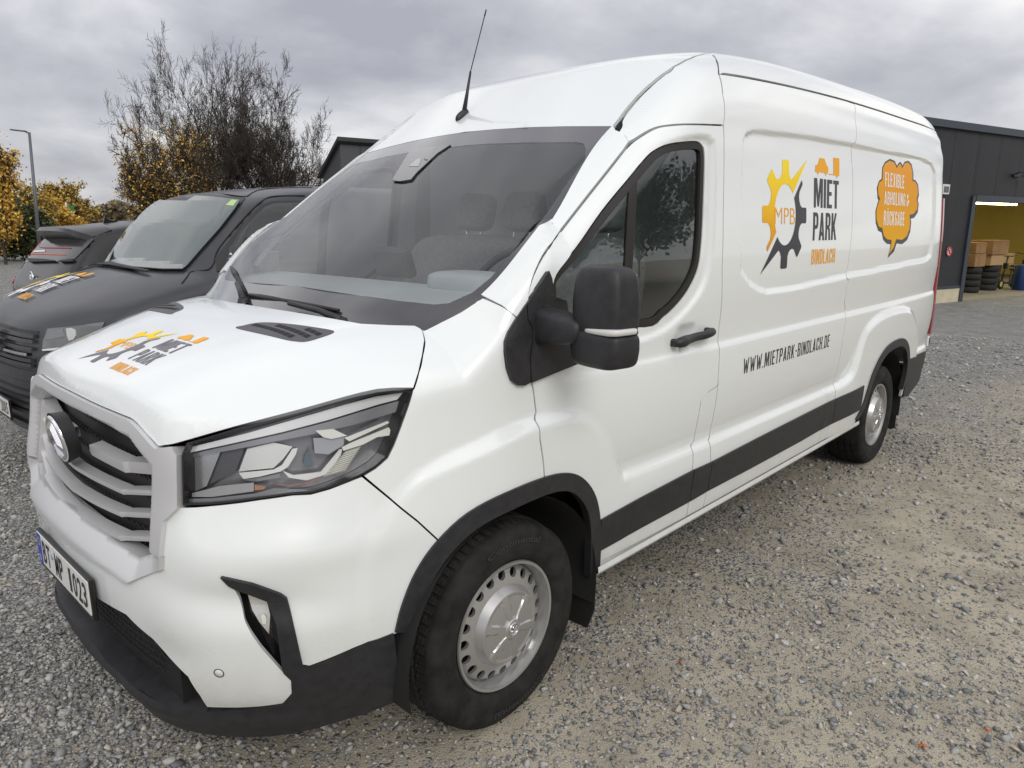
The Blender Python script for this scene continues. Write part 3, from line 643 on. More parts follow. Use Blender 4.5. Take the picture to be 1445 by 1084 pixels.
def text_mesh(txt, bold=0., align='LEFT'):
    """flat letters from the built-in font, scaled to a unit cap-height box: returns verts (x, y), faces, width"""
    cu = bpy.data.curves.new('t', 'FONT'); cu.body = txt; cu.size = 1.; cu.offset = bold; cu.resolution_u = 3; cu.fill_mode = 'FRONT'; o = bpy.data.objects.new('t', cu); C.objects.link(o)
    dg = bpy.context.evaluated_depsgraph_get(); me = bpy.data.meshes.new_from_object(o.evaluated_get(dg)); v = np.array([p.co[:2] for p in me.vertices]); f = [tuple(p.vertices) for p in me.polygons]
    bpy.data.objects.remove(o); bpy.data.curves.remove(cu); bpy.data.meshes.remove(me); return v, f
def decal(name, v, f, mp, m, parent, n_up=None):
    """flat artwork (v, f) mapped by mp: 2D -> 3D"""
    o = mesh_obj(name, mp(np.array(v, float)), f, m, parent); return o
def fit_box(v, x0, x1, y0, y1, cap=None):
    lo, hi = v.min(0), v.max(0) if cap is None else None
    return (v-lo)/(v.max(0)-lo)*[x1-x0, y1-y0]+[x0, y0]
def on_side(q, off=.0012):
    P = uz_to_3d(q, f_upper); return P+grad(f_upper, P)*off
def on_hood(q, off=.0012): P = xy_to_3d(q, f_nose); return P+grad(f_nose, P)*off
def fill_poly(loops, step=.02):
    vs, F, _ = tri_fill([np.array(l, float) for l in loops], step); return vs, [tuple(t) for t in F]

# ---------------------------------------------------------------- grille, emblem, number plate
BLACKGL = mat('gloss_black', (.012, .012, .014), .15)
def even_fit(q, n=12):      # a smooth symmetric curve through points of the lower edge
    x = q[:, 0]-U0; A_ = np.stack([np.ones_like(x), x**2, x**4], 1); c = np.linalg.lstsq(A_, q[:, 1], rcond=None)[0]; xs = np.linspace(x.max(), 0, n); return np.stack([U0+xs, c[0]+c[1]*xs**2+c[2]*xs**4], 1)
hf_n = hf[hf[:, 1] < YC-.004]; top_o = us_fwd(hf_n[:8])   # along the bonnet's front edge
fo_ = np.vstack([[[U0, top_o[0, 1]]], catmull(top_o[:6], 3), top_o[6:]-[0, .003], uzp([(247, 629), (254.5, 640), (255, 714), (235, 733), (229.5, 802), (181.5, 821)]), even_fit(b1[:np.argmax(b1[:, 0] > uzp([(172, 812)])[0, 0])])])
fi_ = uzp([(95, 575), (110, 583), (133, 594.6), (160, 609), (186, 624.5), (212.6, 659.4), (211, 720), (209, 785), (190, 791), (172, 780), (150, 763), (116, 741), (100, 727), (86, 712)]); fi_ = fi_[fi_[:, 0] > U0+.008]
k0 = 8; fi_ = np.vstack([[[U0, fi_[0, 1]]], fi_[:-6], even_fit(fi_[-6:])])
FIS = sym_us(fi_)
def f_frame(P):
    q = us_fwd(P); d = poly_dist(q, FIS); wd = np.where(q[:, 1] < .80, .062, .022); return f_flank(P)-(.016-.034*(1-np.clip(d/wd, 0, 1))**1.3)
fr = panel('grille_frame', [sym_us(fo_), FIS], f_frame, 'us', SILVER, van, .010, gap=0, skirt=.05, off=0, mirror=False)
uR = fi_[:, 0].max()
def on_front(u, z, off): q = np.stack([u, z], 1); P = uz_to_3d(q, f_flank); return P, grad(f_flank, P)
BARS = [(.986, .988, 1.026, .022), (.906, .917, .960, .0105), (.840, .855, .900, .0105), (.770, .786, .837, .0105)]
for bi, (zm, zk, zr, hh_) in enumerate(BARS):
    uk = -.20; us_ = np.concatenate([np.linspace(U0, uk, 16), np.linspace(uk+.012, uR+.012, 7)])
    if bi == 0: us_ = us_[us_ > -.452]
    zz = np.interp(us_, [U0, uk, uR], [zm, zk-.004, zr-.012])
    P, n_ = on_front(us_, zz, 0); back = np.where(us_ > uk+.006, .009, .0)
    prof = [(.004, -hh_), (.0, -hh_*.4), (.0, hh_*.5), (.038, hh_*1.25 if bi else hh_*1.0), (.042, -hh_*.5)]
    b = MB(); V = []; F = []; m_ = len(prof)
    for i in range(len(us_)):
        for d, dz in prof: V.append(P[i]-n_[i]*(d+back[i]+.016)+np.array([0, 0, dz]))
    for i in range(len(us_)-1):
        for k in range(m_): F.append((i*m_+k, (i+1)*m_+k, (i+1)*m_+(k+1) % m_, i*m_+(k+1) % m_))
    for sg_ in (1, -1):
        if bi and sg_ < 0: continue
        W_ = list(V) if sg_ > 0 else [(p[0], 2*YC-p[1], p[2]) for p in V]; G_ = list(F)
        if bi: W_ = [(p[0], 2*YC-p[1], p[2]) for r in range(len(us_)-1, 0, -1) for p in V[r*m_:(r+1)*m_]]+list(V); G_ = [(i*m_+k, (i+1)*m_+k, (i+1)*m_+(k+1) % m_, i*m_+(k+1) % m_) for i in range(2*len(us_)-2) for k in range(m_)]
        b = MB(); b.add(W_, G_); b.build('grille_bar', SILVER, van, auto=28)
# dark mesh behind the bars and in the lower opening
gm = mat('grille_mesh', (.012, .012, .013), .55)
for za, zb, du, dep in ((.68, 1.12, .62, .075), (.33, .50, .66, .06)):
    us_ = np.linspace(U0-du, U0+du, 24); zz = np.linspace(za, zb, 9); b = MB(); V = []
    for z in zz: P, n_ = on_front(us_, np.full_like(us_, z), 0); V += list(P-n_*dep)
    b.add(V, [(j*24+i, j*24+i+1, (j+1)*24+i+1, (j+1)*24+i) for j in range(8) for i in range(23)], True); mo = b.build('grille_backing', gm, van)
    rows_ = 9 if za > .5 else 5; b = MB()
    for j in range(rows_):
        for i in range(40):
            u = U0-du*.92+2*du*.92*i/39+(.012 if j % 2 else 0); z = za+.03+(zb-za-.06)*j/(rows_-1); P, n_ = on_front(np.array([u, u+.016, u+.032]), np.array([z, z+.012, z]), 0); b.tube([tuple(p-q*(dep-.008)) for p, q in zip(P, n_)], .0022, 4, False)
    b.build('mesh_lattice', gm, mo)['kind'] = 'stuff'
# emblem
em_c = Vector((.030, YC, 1.0)); tilt = Matrix.Rotation(R_(-9), 3, 'Y')
b = MB(); b.lathe([(.0, .012), (.074, .012), (.082, .004), (.079, .015), (.074, .042)], 40, 'x', (0, 0, 0)); b.v = [tuple(tilt @ Vector(p)+em_c) for p in b.v]; pl = b.build('emblem_plinth', PLASTIC, van, auto=40)
b = MB(); b.lathe([(.066+.0095*math.cos(a), .004+.0095*math.sin(a)) for a in np.linspace(0, 2*math.pi, 10)[:-1]], 48, 'x', (0, 0, 0), close=True); b.v = [tuple(tilt @ Vector(p)+em_c) for p in b.v]; b.build('emblem_ring', CHROME, pl)
for poly in ([(-.058, -.024), (-.046, -.042), (-.002, .042), (-.006, .061), (-.016, .059)], [(.058, -.024), (.046, -.042), (.002, .042), (.006, .061), (.016, .059)], [(-.03, -.052), (0, -.06), (.03, -.052), (.006, -.006), (-.006, -.006)]):
    b = MB(); n = len(poly); cxy = np.mean(poly, 0); V = [(-.001, *p) for p in poly]+[(-.013, *(cxy+(np.array(p)-cxy)*.55)) for p in poly]
    b.add(V, [tuple(range(n)), tuple(range(2*n-1, n-1, -1))]+[(i, i+n, (i+1) % n+n, (i+1) % n) for i in range(n)]); b.v = [tuple(tilt @ Vector(p)+em_c) for p in b.v]; b.build('emblem_blade', CHROME, pl)
# number plate
def number_plate(txt, c, w, parent, rot=None, tail='', tilt_=0.):
    """plate facing -x, centred at c"""
    rot = rot or Matrix.Identity(3); tr = lambda p: tuple(rot @ Vector(p)+Vector(c))
    PB = mat('plate_black', (.012, .012, .012), .4); PWm = mat('plate_white', (.72, .72, .70), .35); PBl = mat('plate_blue', (.01, .06, .42), .4)
    b = MB(); b.box((.008, 0, 0), (.014, w+.012, .132), bev=.003); b.v = [tr(p) for p in b.v]; fr_ = b.build('number_plate', PB, parent)
    b = MB(); b.box((.0, 0, .005), (.004, w-.004, .106), bev=.0015); b.v = [tr(p) for p in b.v]; b.build('plate_sheet', PWm, fr_)
    s = -1  # plate seen from the front: its left is +y
    b = MB(); b.box((-.0024, w/2-.024, .005), (.0012, .040, .104)); b.v = [tr(p) for p in b.v]; b.build('country_band', PBl, fr_)
    n_c = len(txt); cell = (w-.069)/n_c
    for k_, ch in enumerate(txt):
        if ch in ' .': continue
        v, f = text_mesh(ch, .016); x0 = -w/2+.055+cell*k_; wd_ = cell*(.42 if ch == '1' else .80); v = fit_box(v, x0+(cell-wd_)/2, x0+(cell+wd_)/2, -.034, .044); mesh_obj('plate_letter', [tr((-.0032, -x, y)) for x, y in v], f, PB, fr_)
    v, f = text_mesh('D', .01); v = fit_box(v, -w/2+.016, -w/2+.034, -.038, -.018); mesh_obj('country_letter', [tr((-.0036, -x, y)) for x, y in v], f, PWm, fr_)
    b = MB()
    for k in range(12):
        a = k*math.pi/6; b.box((-.0036, w/2-.025+.013*math.cos(a), .03+.013*math.sin(a)), (.0006, .003, .003))
    b.v = [tr(p) for p in b.v]; b.build('star_ring', mat('plate_yellow', (.75, .6, .05), .4), fr_)['kind'] = 'stuff'
    b = MB(); b.lathe([(0, -.0036), (.011, -.0036), (.011, -.002)], 20, 'x', (0, w*.5-.055-(w-.069)*.25, .020)); b.v = [tr(p) for p in b.v]; b.build('plate_seal', mat('seal_blue', (.25, .4, .55), .4), fr_)
    return fr_
number_plate('BT.MP 1023', (-.004, YC, .572), .52, van)
# parking sensor
P = hit([(309, 950)], f_flank)[0]; n_ = Vector(grad(f_flank, P[None])[0]); qn = n_.to_track_quat('Z', 'Y').to_matrix()
for sgn in (1, -1):
    b = MB(); b.lathe([(0, .0012), (.0105, .0012), (.0115, 0)], 24, 'z'); b.v = [tuple(qn @ Vector(p)+Vector(P)) for p in b.v]; b2 = MB(); b2.lathe([(.0118, .0008), (.0145, .0008)], 24, 'z'); b2.v = [tuple(qn @ Vector(p)+Vector(P)) for p in b2.v]
    if sgn < 0: b.v = [(p[0], 2*YC-p[1], p[2]) for p in b.v]; b2.v = [(p[0], 2*YC-p[1], p[2]) for p in b2.v]
    o = b.build('parking_sensor', PAINT, van); b2.build('sensor_ring', RUBBER, o)

# ---------------------------------------------------------------- head lamps
LAMP = [(257, 640), (264, 624.5), (333, 604), (400, 586.5), (432.6, 577.8), (485.7, 562.8), (510, 556.5), (532, 551.8), (555, 550), (582, 550.5), (573, 580), (562, 610), (555, 628), (546, 646), (530, 660), (511, 671), (499, 676.5), (466, 689), (439, 696.5), (412.6, 697.6), (366, 704.3), (300, 712.3), (258, 713)]
lq = uzp(LAMP, f_nose); LAMPB = mat('lamp_black', (.012, .012, .014), .22); LENS = thin_glass('lamp_lens', (.96, .97, .97), 1.5, .8)
lin = inset(resample(lq, .01), .007)
ho = panel('headlight', [lq, lin], f_flank, 'uz', LAMPB, van, .01, gap=.001, skirt=.09, off=.002)
MIRROR_OF[ho] = [c for c in van.children if c.name.startswith('headlight')][-1]
def two(name, loops, m, off, skirt=.006, step=.01):
    o = panel(name, loops, f_flank, 'uz', m, ho, step, gap=0, skirt=skirt, off=off, mirror=True); oo = [c for c in ho.children if c.name.startswith(name)][-1]; oo.parent = MIRROR_OF[ho]; return o
two('lens', [lin], LENS, .0015, 0)
LBK = mat('lamp_inner', (.26, .26, .28), .22, .5); two('lamp_housing', [lin], LBK, -.075, 0)
LCH = mat('lamp_chrome', (.85, .85, .84), .2, .55); LGY = mat('lamp_grey', (.30, .30, .32), .25, .6); LWH = mat('lamp_white', (.86, .86, .82), .25); LRB = mat('lamp_ribbed', (.48, .47, .40), .25); LAM = mat('lamp_amber', (.45, .22, .11), .3); LPR = mat('lamp_prism', (.45, .46, .49), .12, .3)
ZH = (200, 500, 3.01)
for nm, poly, dep, m_ in (
    ('light_guide', [(195, 398), (450, 335), (700, 262), (860, 215), (1000, 178), (1110, 163), (1085, 192), (1000, 215), (800, 277), (600, 330), (400, 375), (205, 418)], .022, mat('lamp_guide', (.85, .85, .86), .2, .3)),
    ('guide_shelf', [(205, 424), (400, 382), (600, 337), (800, 284), (1000, 222), (1092, 198), (1080, 245), (900, 300), (700, 345), (560, 372), (440, 396), (200, 440)], .034, LGY),
    ('inner_blade', [(205, 430), (335, 412), (275, 560), (208, 592)], .04, mat('lamp_blade', (.40, .41, .43), .2, .6)),
    ('inner_blade', [(342, 412), (436, 398), (398, 500), (285, 555)], .05, mat('lamp_blade_dark', (.10, .10, .11), .18, .4)),
    ('reflector', [(448, 402), (560, 375), (640, 392), (600, 445), (560, 483), (412, 498)], .05, mat('lamp_reflector', (.75, .75, .74), .25, .6)),
    ('chrome_swoosh', [(412, 504), (560, 490), (596, 470), (640, 402), (662, 398), (655, 425), (622, 478), (590, 498), (500, 520), (432, 530)], .036, LCH),
    ('lower_reflector', [(432, 534), (520, 520), (590, 505), (585, 525), (480, 542)], .05, LGY),
    ('prism_top', [(738, 325), (815, 318), (872, 346), (805, 360), (770, 352)], .026, LWH),
    ('projector', [(728, 356), (860, 352), (858, 385), (795, 425), (735, 420)], .036, LPR),
    ('projector_lens', [(690, 440), (716, 396), (722, 448), (735, 470), (690, 474)], .04, mat('lamp_blue', (.12, .16, .2), .1, .2)),
    ('daylight_bar', [(862, 356), (1044, 284), (1052, 291), (882, 370)], .02, LWH),
    ('daylight_bar', [(850, 396), (900, 372), (1050, 311), (1056, 322), (1052, 345), (1000, 352), (940, 384), (858, 410)], .020, LWH),
    ('ribbed_panel', [(866, 412), (932, 390), (866, 494), (770, 522), (800, 492)], .028, LRB),
    ('chrome_swoosh', [(600, 496), (645, 514), (760, 500), (800, 452), (840, 404), (852, 402), (846, 428), (792, 508), (700, 536), (625, 524)], .032, LCH),
    ('turn_signal', [(214, 590), (330, 560), (476, 546), (476, 582), (300, 606), (214, 606)], .02, mat('lamp_clear', (.42, .42, .43), .2, .3)),
    ('amber_signal', [(480, 556), (528, 562), (520, 574), (480, 578)], .02, LAM),
    ('red_trim', [(545, 548), (620, 556), (700, 546), (760, 524), (765, 528), (702, 552), (620, 562)], .024, mat('lamp_red', (.35, .16, .15), .3)),
    ('lower_shield', [(168, 642), (166, 615), (300, 612), (480, 592), (560, 570), (700, 575), (720, 590), (640, 594), (500, 613), (300, 638)], .016, LBK)):
    o = pxpatch(nm, poly, f_flank, m_, ho, dep, 7., .008, True, ZH)
b = MB()
for t in np.linspace(.08, .92, 9):      # ribs of the daylight panel
    a, c = np.array((862, 416))*(1-t)+np.array((775, 520))*t, np.array((928, 394))*(1-t)+np.array((862, 496))*t
    P = hit([(200+a[0]/3.01, 500+a[1]/3.01), (200+c[0]/3.01, 500+c[1]/3.01)], lambda P: f_flank(P)+.026); b.tube([tuple(p) for p in P], .0016, 5)
b.build('rib_set', LWH, ho)['kind'] = 'stuff'

# ---------------------------------------------------------------- fog lamps
ZB = (0, 720, 2.977)
fogo = pxpatch('fog_bracket', [(925, 285), (1060, 315), (1180, 358), (1205, 375), (1224, 440), (1272, 655), (1195, 690), (1185, 665), (1160, 480), (1120, 385), (1000, 340), (960, 322)], f_flank, PLASTIC, van, -.010, 7., .04, True, ZB)
MIRROR_OF[fogo] = [c for c in van.children if c.name.startswith('fog_bracket')][-1]
pxpatch('fog_recess', [(985, 330), (1125, 380), (1165, 480), (1195, 690), (1100, 582), (1028, 462)], f_flank, BLACKGL, fogo, .05, 8., .01, True, ZB)
pxpatch('fog_reflector', [(1040, 350), (1120, 378), (1135, 440), (1130, 520), (1090, 470), (1060, 420)], f_flank, LCH, fogo, .034, 7., .01, True, ZB)
pxpatch('fog_lens', [(1040, 352), (1120, 380), (1140, 470), (1160, 640), (1090, 480), (1055, 420)], f_flank, LENS, fogo, .022, 9., .0, True, ZB)
pxpatch('fog_bulb', [(1095, 440), (1110, 436), (1120, 455), (1118, 480), (1102, 478)], f_flank, LWH, fogo, .026, 5., .006, True, ZB)

# ---------------------------------------------------------------- windows of the doors
TG = thin_glass('door_glass', (.72, .79, .77), 1.52, 2.0)
wl = inset(resample(win, .012), .0015); wl2 = inset(wl, .024)
wf = panel('window_frame', [wl, wl2], f_upper, 'uz', RUBBER, van, .01, gap=0, skirt=.02, off=-.002)
gp = panel('window_pane', [inset(wl, .018)], f_upper, 'uz', TG, van, .03, gap=0, skirt=0, off=-.012)
pxpatch('window_bar', [(889, 238), (900.5, 226), (897.5, 300), (893, 372), (888, 440), (877, 440), (882, 372), (886, 300)], f_upper, RUBBER, van, .008, 6., .01)
# ---------------------------------------------------------------- mirrors
ZM = (690, 380, 4.517)
mb1 = pxpatch('mirror_base', [(240, 222), (180, 310), (125, 395), (107, 450), (108, 520), (125, 640), (150, 710), (190, 742), (230, 742), (268, 722), (262, 560), (274, 470), (274, 370), (246, 320)], f_upper, PLASTIC, van, -.014, 7., .03, True, ZM)
mb2 = pxpatch('mirror_base', [(248, 216), (385, 10), (405, 60), (412, 120), (415, 260), (430, 310), (560, 420), (565, 606), (274, 724), (268, 560), (280, 470), (280, 368), (252, 318)], f_upper, PLASTIC, van, -.016, 7., .03, True, ZM)
def mirror_set(sgn):
    M_ = lambda p: (p[0], p[1] if sgn > 0 else 2*YC-p[1], p[2])
    def fl(b):
        b.v = [M_(p) for p in b.v]
        if sgn < 0: b.f = [t[::-1] for t in b.f]
        return b
    rz = Matrix.Rotation(R_(-10), 3, 'Z')
    def tp(p):   # front of the shell bulges, narrower on top
        k = 1-.10*max(0, p[2]/.10); return [p[0]*k-.012*(1-(p[1]/.12)**2), p[1]*k, p[2]]
    b = MB(); V, F = superbox((1.165, -.185, 1.425), (.058, .098, .104), .38, rz, 36, 24, tp); b.add(V, F, True); hd = fl(b).build('mirror_head', PLASTIC, van)
    b = MB(); V, F = superbox((1.16, -.188, 1.290), (.060, .101, .055), .36, rz, 36, 20, lambda p: [p[0]-.012*(1-(p[1]/.12)**2), p[1]*(1-.10*max(0, -p[2]/.06)), p[2]]); b.add(V, F, True); fl(b).build('mirror_lower_shell', PLASTIC, hd)
    b = MB(); V, F = superbox((1.158, -.188, 1.343), (.056, .096, .012), .4, rz, 36, 8); b.add(V, F, True); fl(b).build('mirror_joint', DARK, hd)
    b = MB(); V, F = superbox((1.147, -.222, 1.346), (.053, .068, .0105), .36, rz @ Matrix.Rotation(R_(-2), 3, 'X'), 32, 8, lambda p: [p[0]-.012*(1-(p[1]/.12)**2), p[1], p[2]*(.55+.45*min(1, max(0, (.09-p[1])/.12)))]); b.add(V, F, True); fl(b).build('mirror_indicator', mat('indicator_clear', (.62, .62, .6), .12), hd)
    b = MB(); V, F = superbox((1.14, -.03, 1.335), (.055, .105, .058), .42, None, 24, 12, lambda p: [p[0], p[1], p[2]*(.85+.25*p[1]/.1)]); b.add(V, F, True); fl(b).build('mirror_arm', PLASTIC, hd)
    b = MB(); b.box((1.220, -.182, 1.43), (.006, .15, .15), rz, .002); fl(b).build('mirror_glass', CHROME, hd)
    # door handle
    q = np.stack([np.linspace(1.872, 2.152, 13), np.interp(np.linspace(0, 1, 13), [0, .3, 1], [1.198, 1.203, 1.222])], 1); P = uz_to_3d(q, lambda P: f_flank(P)); offs = np.array([.012, .024, .031, .034, .036, .037, .037, .037, .037, .037, .036, .033, .022])
    b = MB(); r_ = [.012, .020, .022, .021, .019, .0175, .017, .017, .017, .0175, .018, .017, .012]; b.tube([(p[0], p[1]-o, p[2]) for p, o in zip(P, offs)], r_, 12); hn = fl(b).build('door_handle', PLASTIC, van)
    b = MB(); b.box((1.885, P[0][1]-.008, 1.199), (.03, .04, .03), bev=.006); fl(b).build('handle_mount', PLASTIC, hn); b = MB(); b.box((2.135, P[-1][1]-.008, 1.220), (.03, .04, .028), bev=.006); fl(b).build('handle_mount', PLASTIC, hn)
mirror_set(1); n0_ = set(van.children); mirror_set(-1)
fold = [o for o in van.children if o not in n0_ and o.name.startswith('mirror_head')][0]      # the right-hand mirror is folded against its door
pv = Matrix.Translation((1.12, 2*YC+.02, 0)) @ Matrix.Rotation(R_(-76), 4, 'Z') @ Matrix.Translation((-1.12, -2*YC-.02, 0)); fold.matrix_basis = pv
# ---------------------------------------------------------------- bonnet vents, wipers, aerial
for sgn in (1, -1):
    vq = hit([(333, 463), (343, 460.3), (354, 457.6), (366, 456), (382, 455.8), (410, 458), (440, 462), (466, 466.3), (471.5, 468.5), (466, 472), (450, 477.5), (434, 482), (420, 482.3), (398, 478.5), (362, 470)], f_nose)[:, :2]; vq = catmull(vq, 3, True)
    if sgn < 0: vq[:, 1] = 2*YC-vq[:, 1]
    vo = panel('bonnet_vent', [vq], f_nose, 'xy', mat('vent_grey', (.075, .075, .082), .5), van, .012, gap=0, skirt=.003, off=.002, mirror=False)
    b = MB(); lo, hi = vq.min(0), vq.max(0)
    for j in range(5):
        for i in range(13):
            c = np.array([lo[0]+(hi[0]-lo[0])*(j+.5)/5, lo[1]+(hi[1]-lo[1])*(i+.5+(.5 if j % 2 else 0))/13]); cc = np.array([c+[-.009, -.011], c+[.009, -.011], c+[.009, .011], c+[-.009, .011]])
            if not in_poly(cc, inset(vq, .008)).all(): continue
            P = on_hood(cc, .0028); b.add(P, [(0, 1, 2, 3)])
    b.build('vent_opening', mat('vent_hole', (.006, .006, .007), .7), vo)['kind'] = 'stuff'
def wiper(pivot, mid, tip0, tip1, blade_px=None):
    fw = lambda o: (lambda P: f_ws(P)-o*.53)
    p0 = hit([pivot], fw(.03))[0]; p1 = hit([mid], fw(.045))[0]; a, c = hit([tip0, tip1], fw(.014)); ah, ch = hit([tip0, tip1], fw(.03))
    b = MB(); pts = [p0, p0*.6+p1*.4+[0, 0, .008], p1]; b.tube([tuple(p) for p in pts], [.014, .011, .009], 8); o = b.build('wiper_arm', PLASTIC, van)
    b = MB(); b.tube([tuple(p) for p in np.linspace(a, c, 5)], [.006, .009, .010, .009, .006], 6); b.build('wiper_blade', RUBBER, o)
    b = MB(); b.tube([tuple(p) for p in np.linspace(a*.97+c*.03, a*.55+c*.45, 4)], [.008, .012, .012, .009], 6); b.build('wiper_spine', PLASTIC, o)
    b = MB(); b.lathe([(0, .02), (.018, .018), (.022, 0)], 16, 'z', tuple(p0-np.array([0, 0, .01]))); b.build('wiper_pivot', PLASTIC, o)
wiper((482, 452), (408, 428), (349.5, 416), (478, 438)); wiper((343, 424), (334, 400), (326, 377), (346, 413))
cq = []
for yy in np.linspace(.60, 2*YC-.60, 21): x0 = .735; cq.append((x0, yy))
b = MB(); V = []; 
for x_, yy in cq:
    xw_ = float(ws_x(np.array([yy]), np.array([1.335]))[0]); V += [(.70, yy, 1.300), (xw_+.06, yy, 1.312)]
b.add(V, [(2*i, 2*i+1, 2*i+3, 2*i+2) for i in range(20)], True); b.build('cowl', PLASTIC, van)
fp_ = hit([(652, 165)], f_upper)[0]
V, F = superbox((0, 0, 0), (.045, .017, .02), .8, None, 20, 10, lambda p: [p[0]+.25*max(0, p[2]), p[1]*(1-.35*max(0, p[2]/.02)), p[2]]); b = MB(); b.add(V, F, True); tl = Matrix.Rotation(R_(-33), 3, 'Y'); b.v = [tuple(tl @ Vector(p)+Vector(fp_)+Vector((0, 0, .006))) for p in b.v]; an = b.build('roof_aerial', PLASTIC, van)
b = MB(); t0, t1, t2 = fp_+np.array([.012, 0, .016]), px_plane([(664, 101)], 1, fp_[1])[0], px_plane([(686, 14)], 1, fp_[1])[0]
b.tube([tuple(t0), tuple(t0*.5+t1*.5), tuple(t1)], [.012, .0075, .005], 8); b.tube([tuple(t1), tuple(t1*.1+t2*.9)], .0026, 6); b.tube([tuple(t1*.1+t2*.9), tuple(t2)], .0036, 6); b.build('aerial_rod', PLASTIC, an)
# the camera window behind the glass and its bracket
pxpatch('sensor_bracket', [(770, 120), (905, 106), (860, 135), (790, 200), (770, 224), (735, 230), (708, 228), (712, 215)], f_ws, FRIT, van, -.0028, 7., .004, False, (260, 160, 2.408))
pxpatch('sensor_window', [(762, 180), (790, 155), (806, 153), (795, 180)], f_ws, mat('sensor_glass', (.35, .38, .4), .1), van, -.0042, 5., .002, False, (260, 160, 2.408))
P = hit([(260+823/2.408, 160+158/2.408)], f_ws)[0]; b = MB(); b.lathe([(0, 0), (.009, 0), (.009, .004)], 16, 'x', (P[0]-.006, P[1], P[2]+.002)); b.build('rain_sensor', mat('sensor_glass'), van)

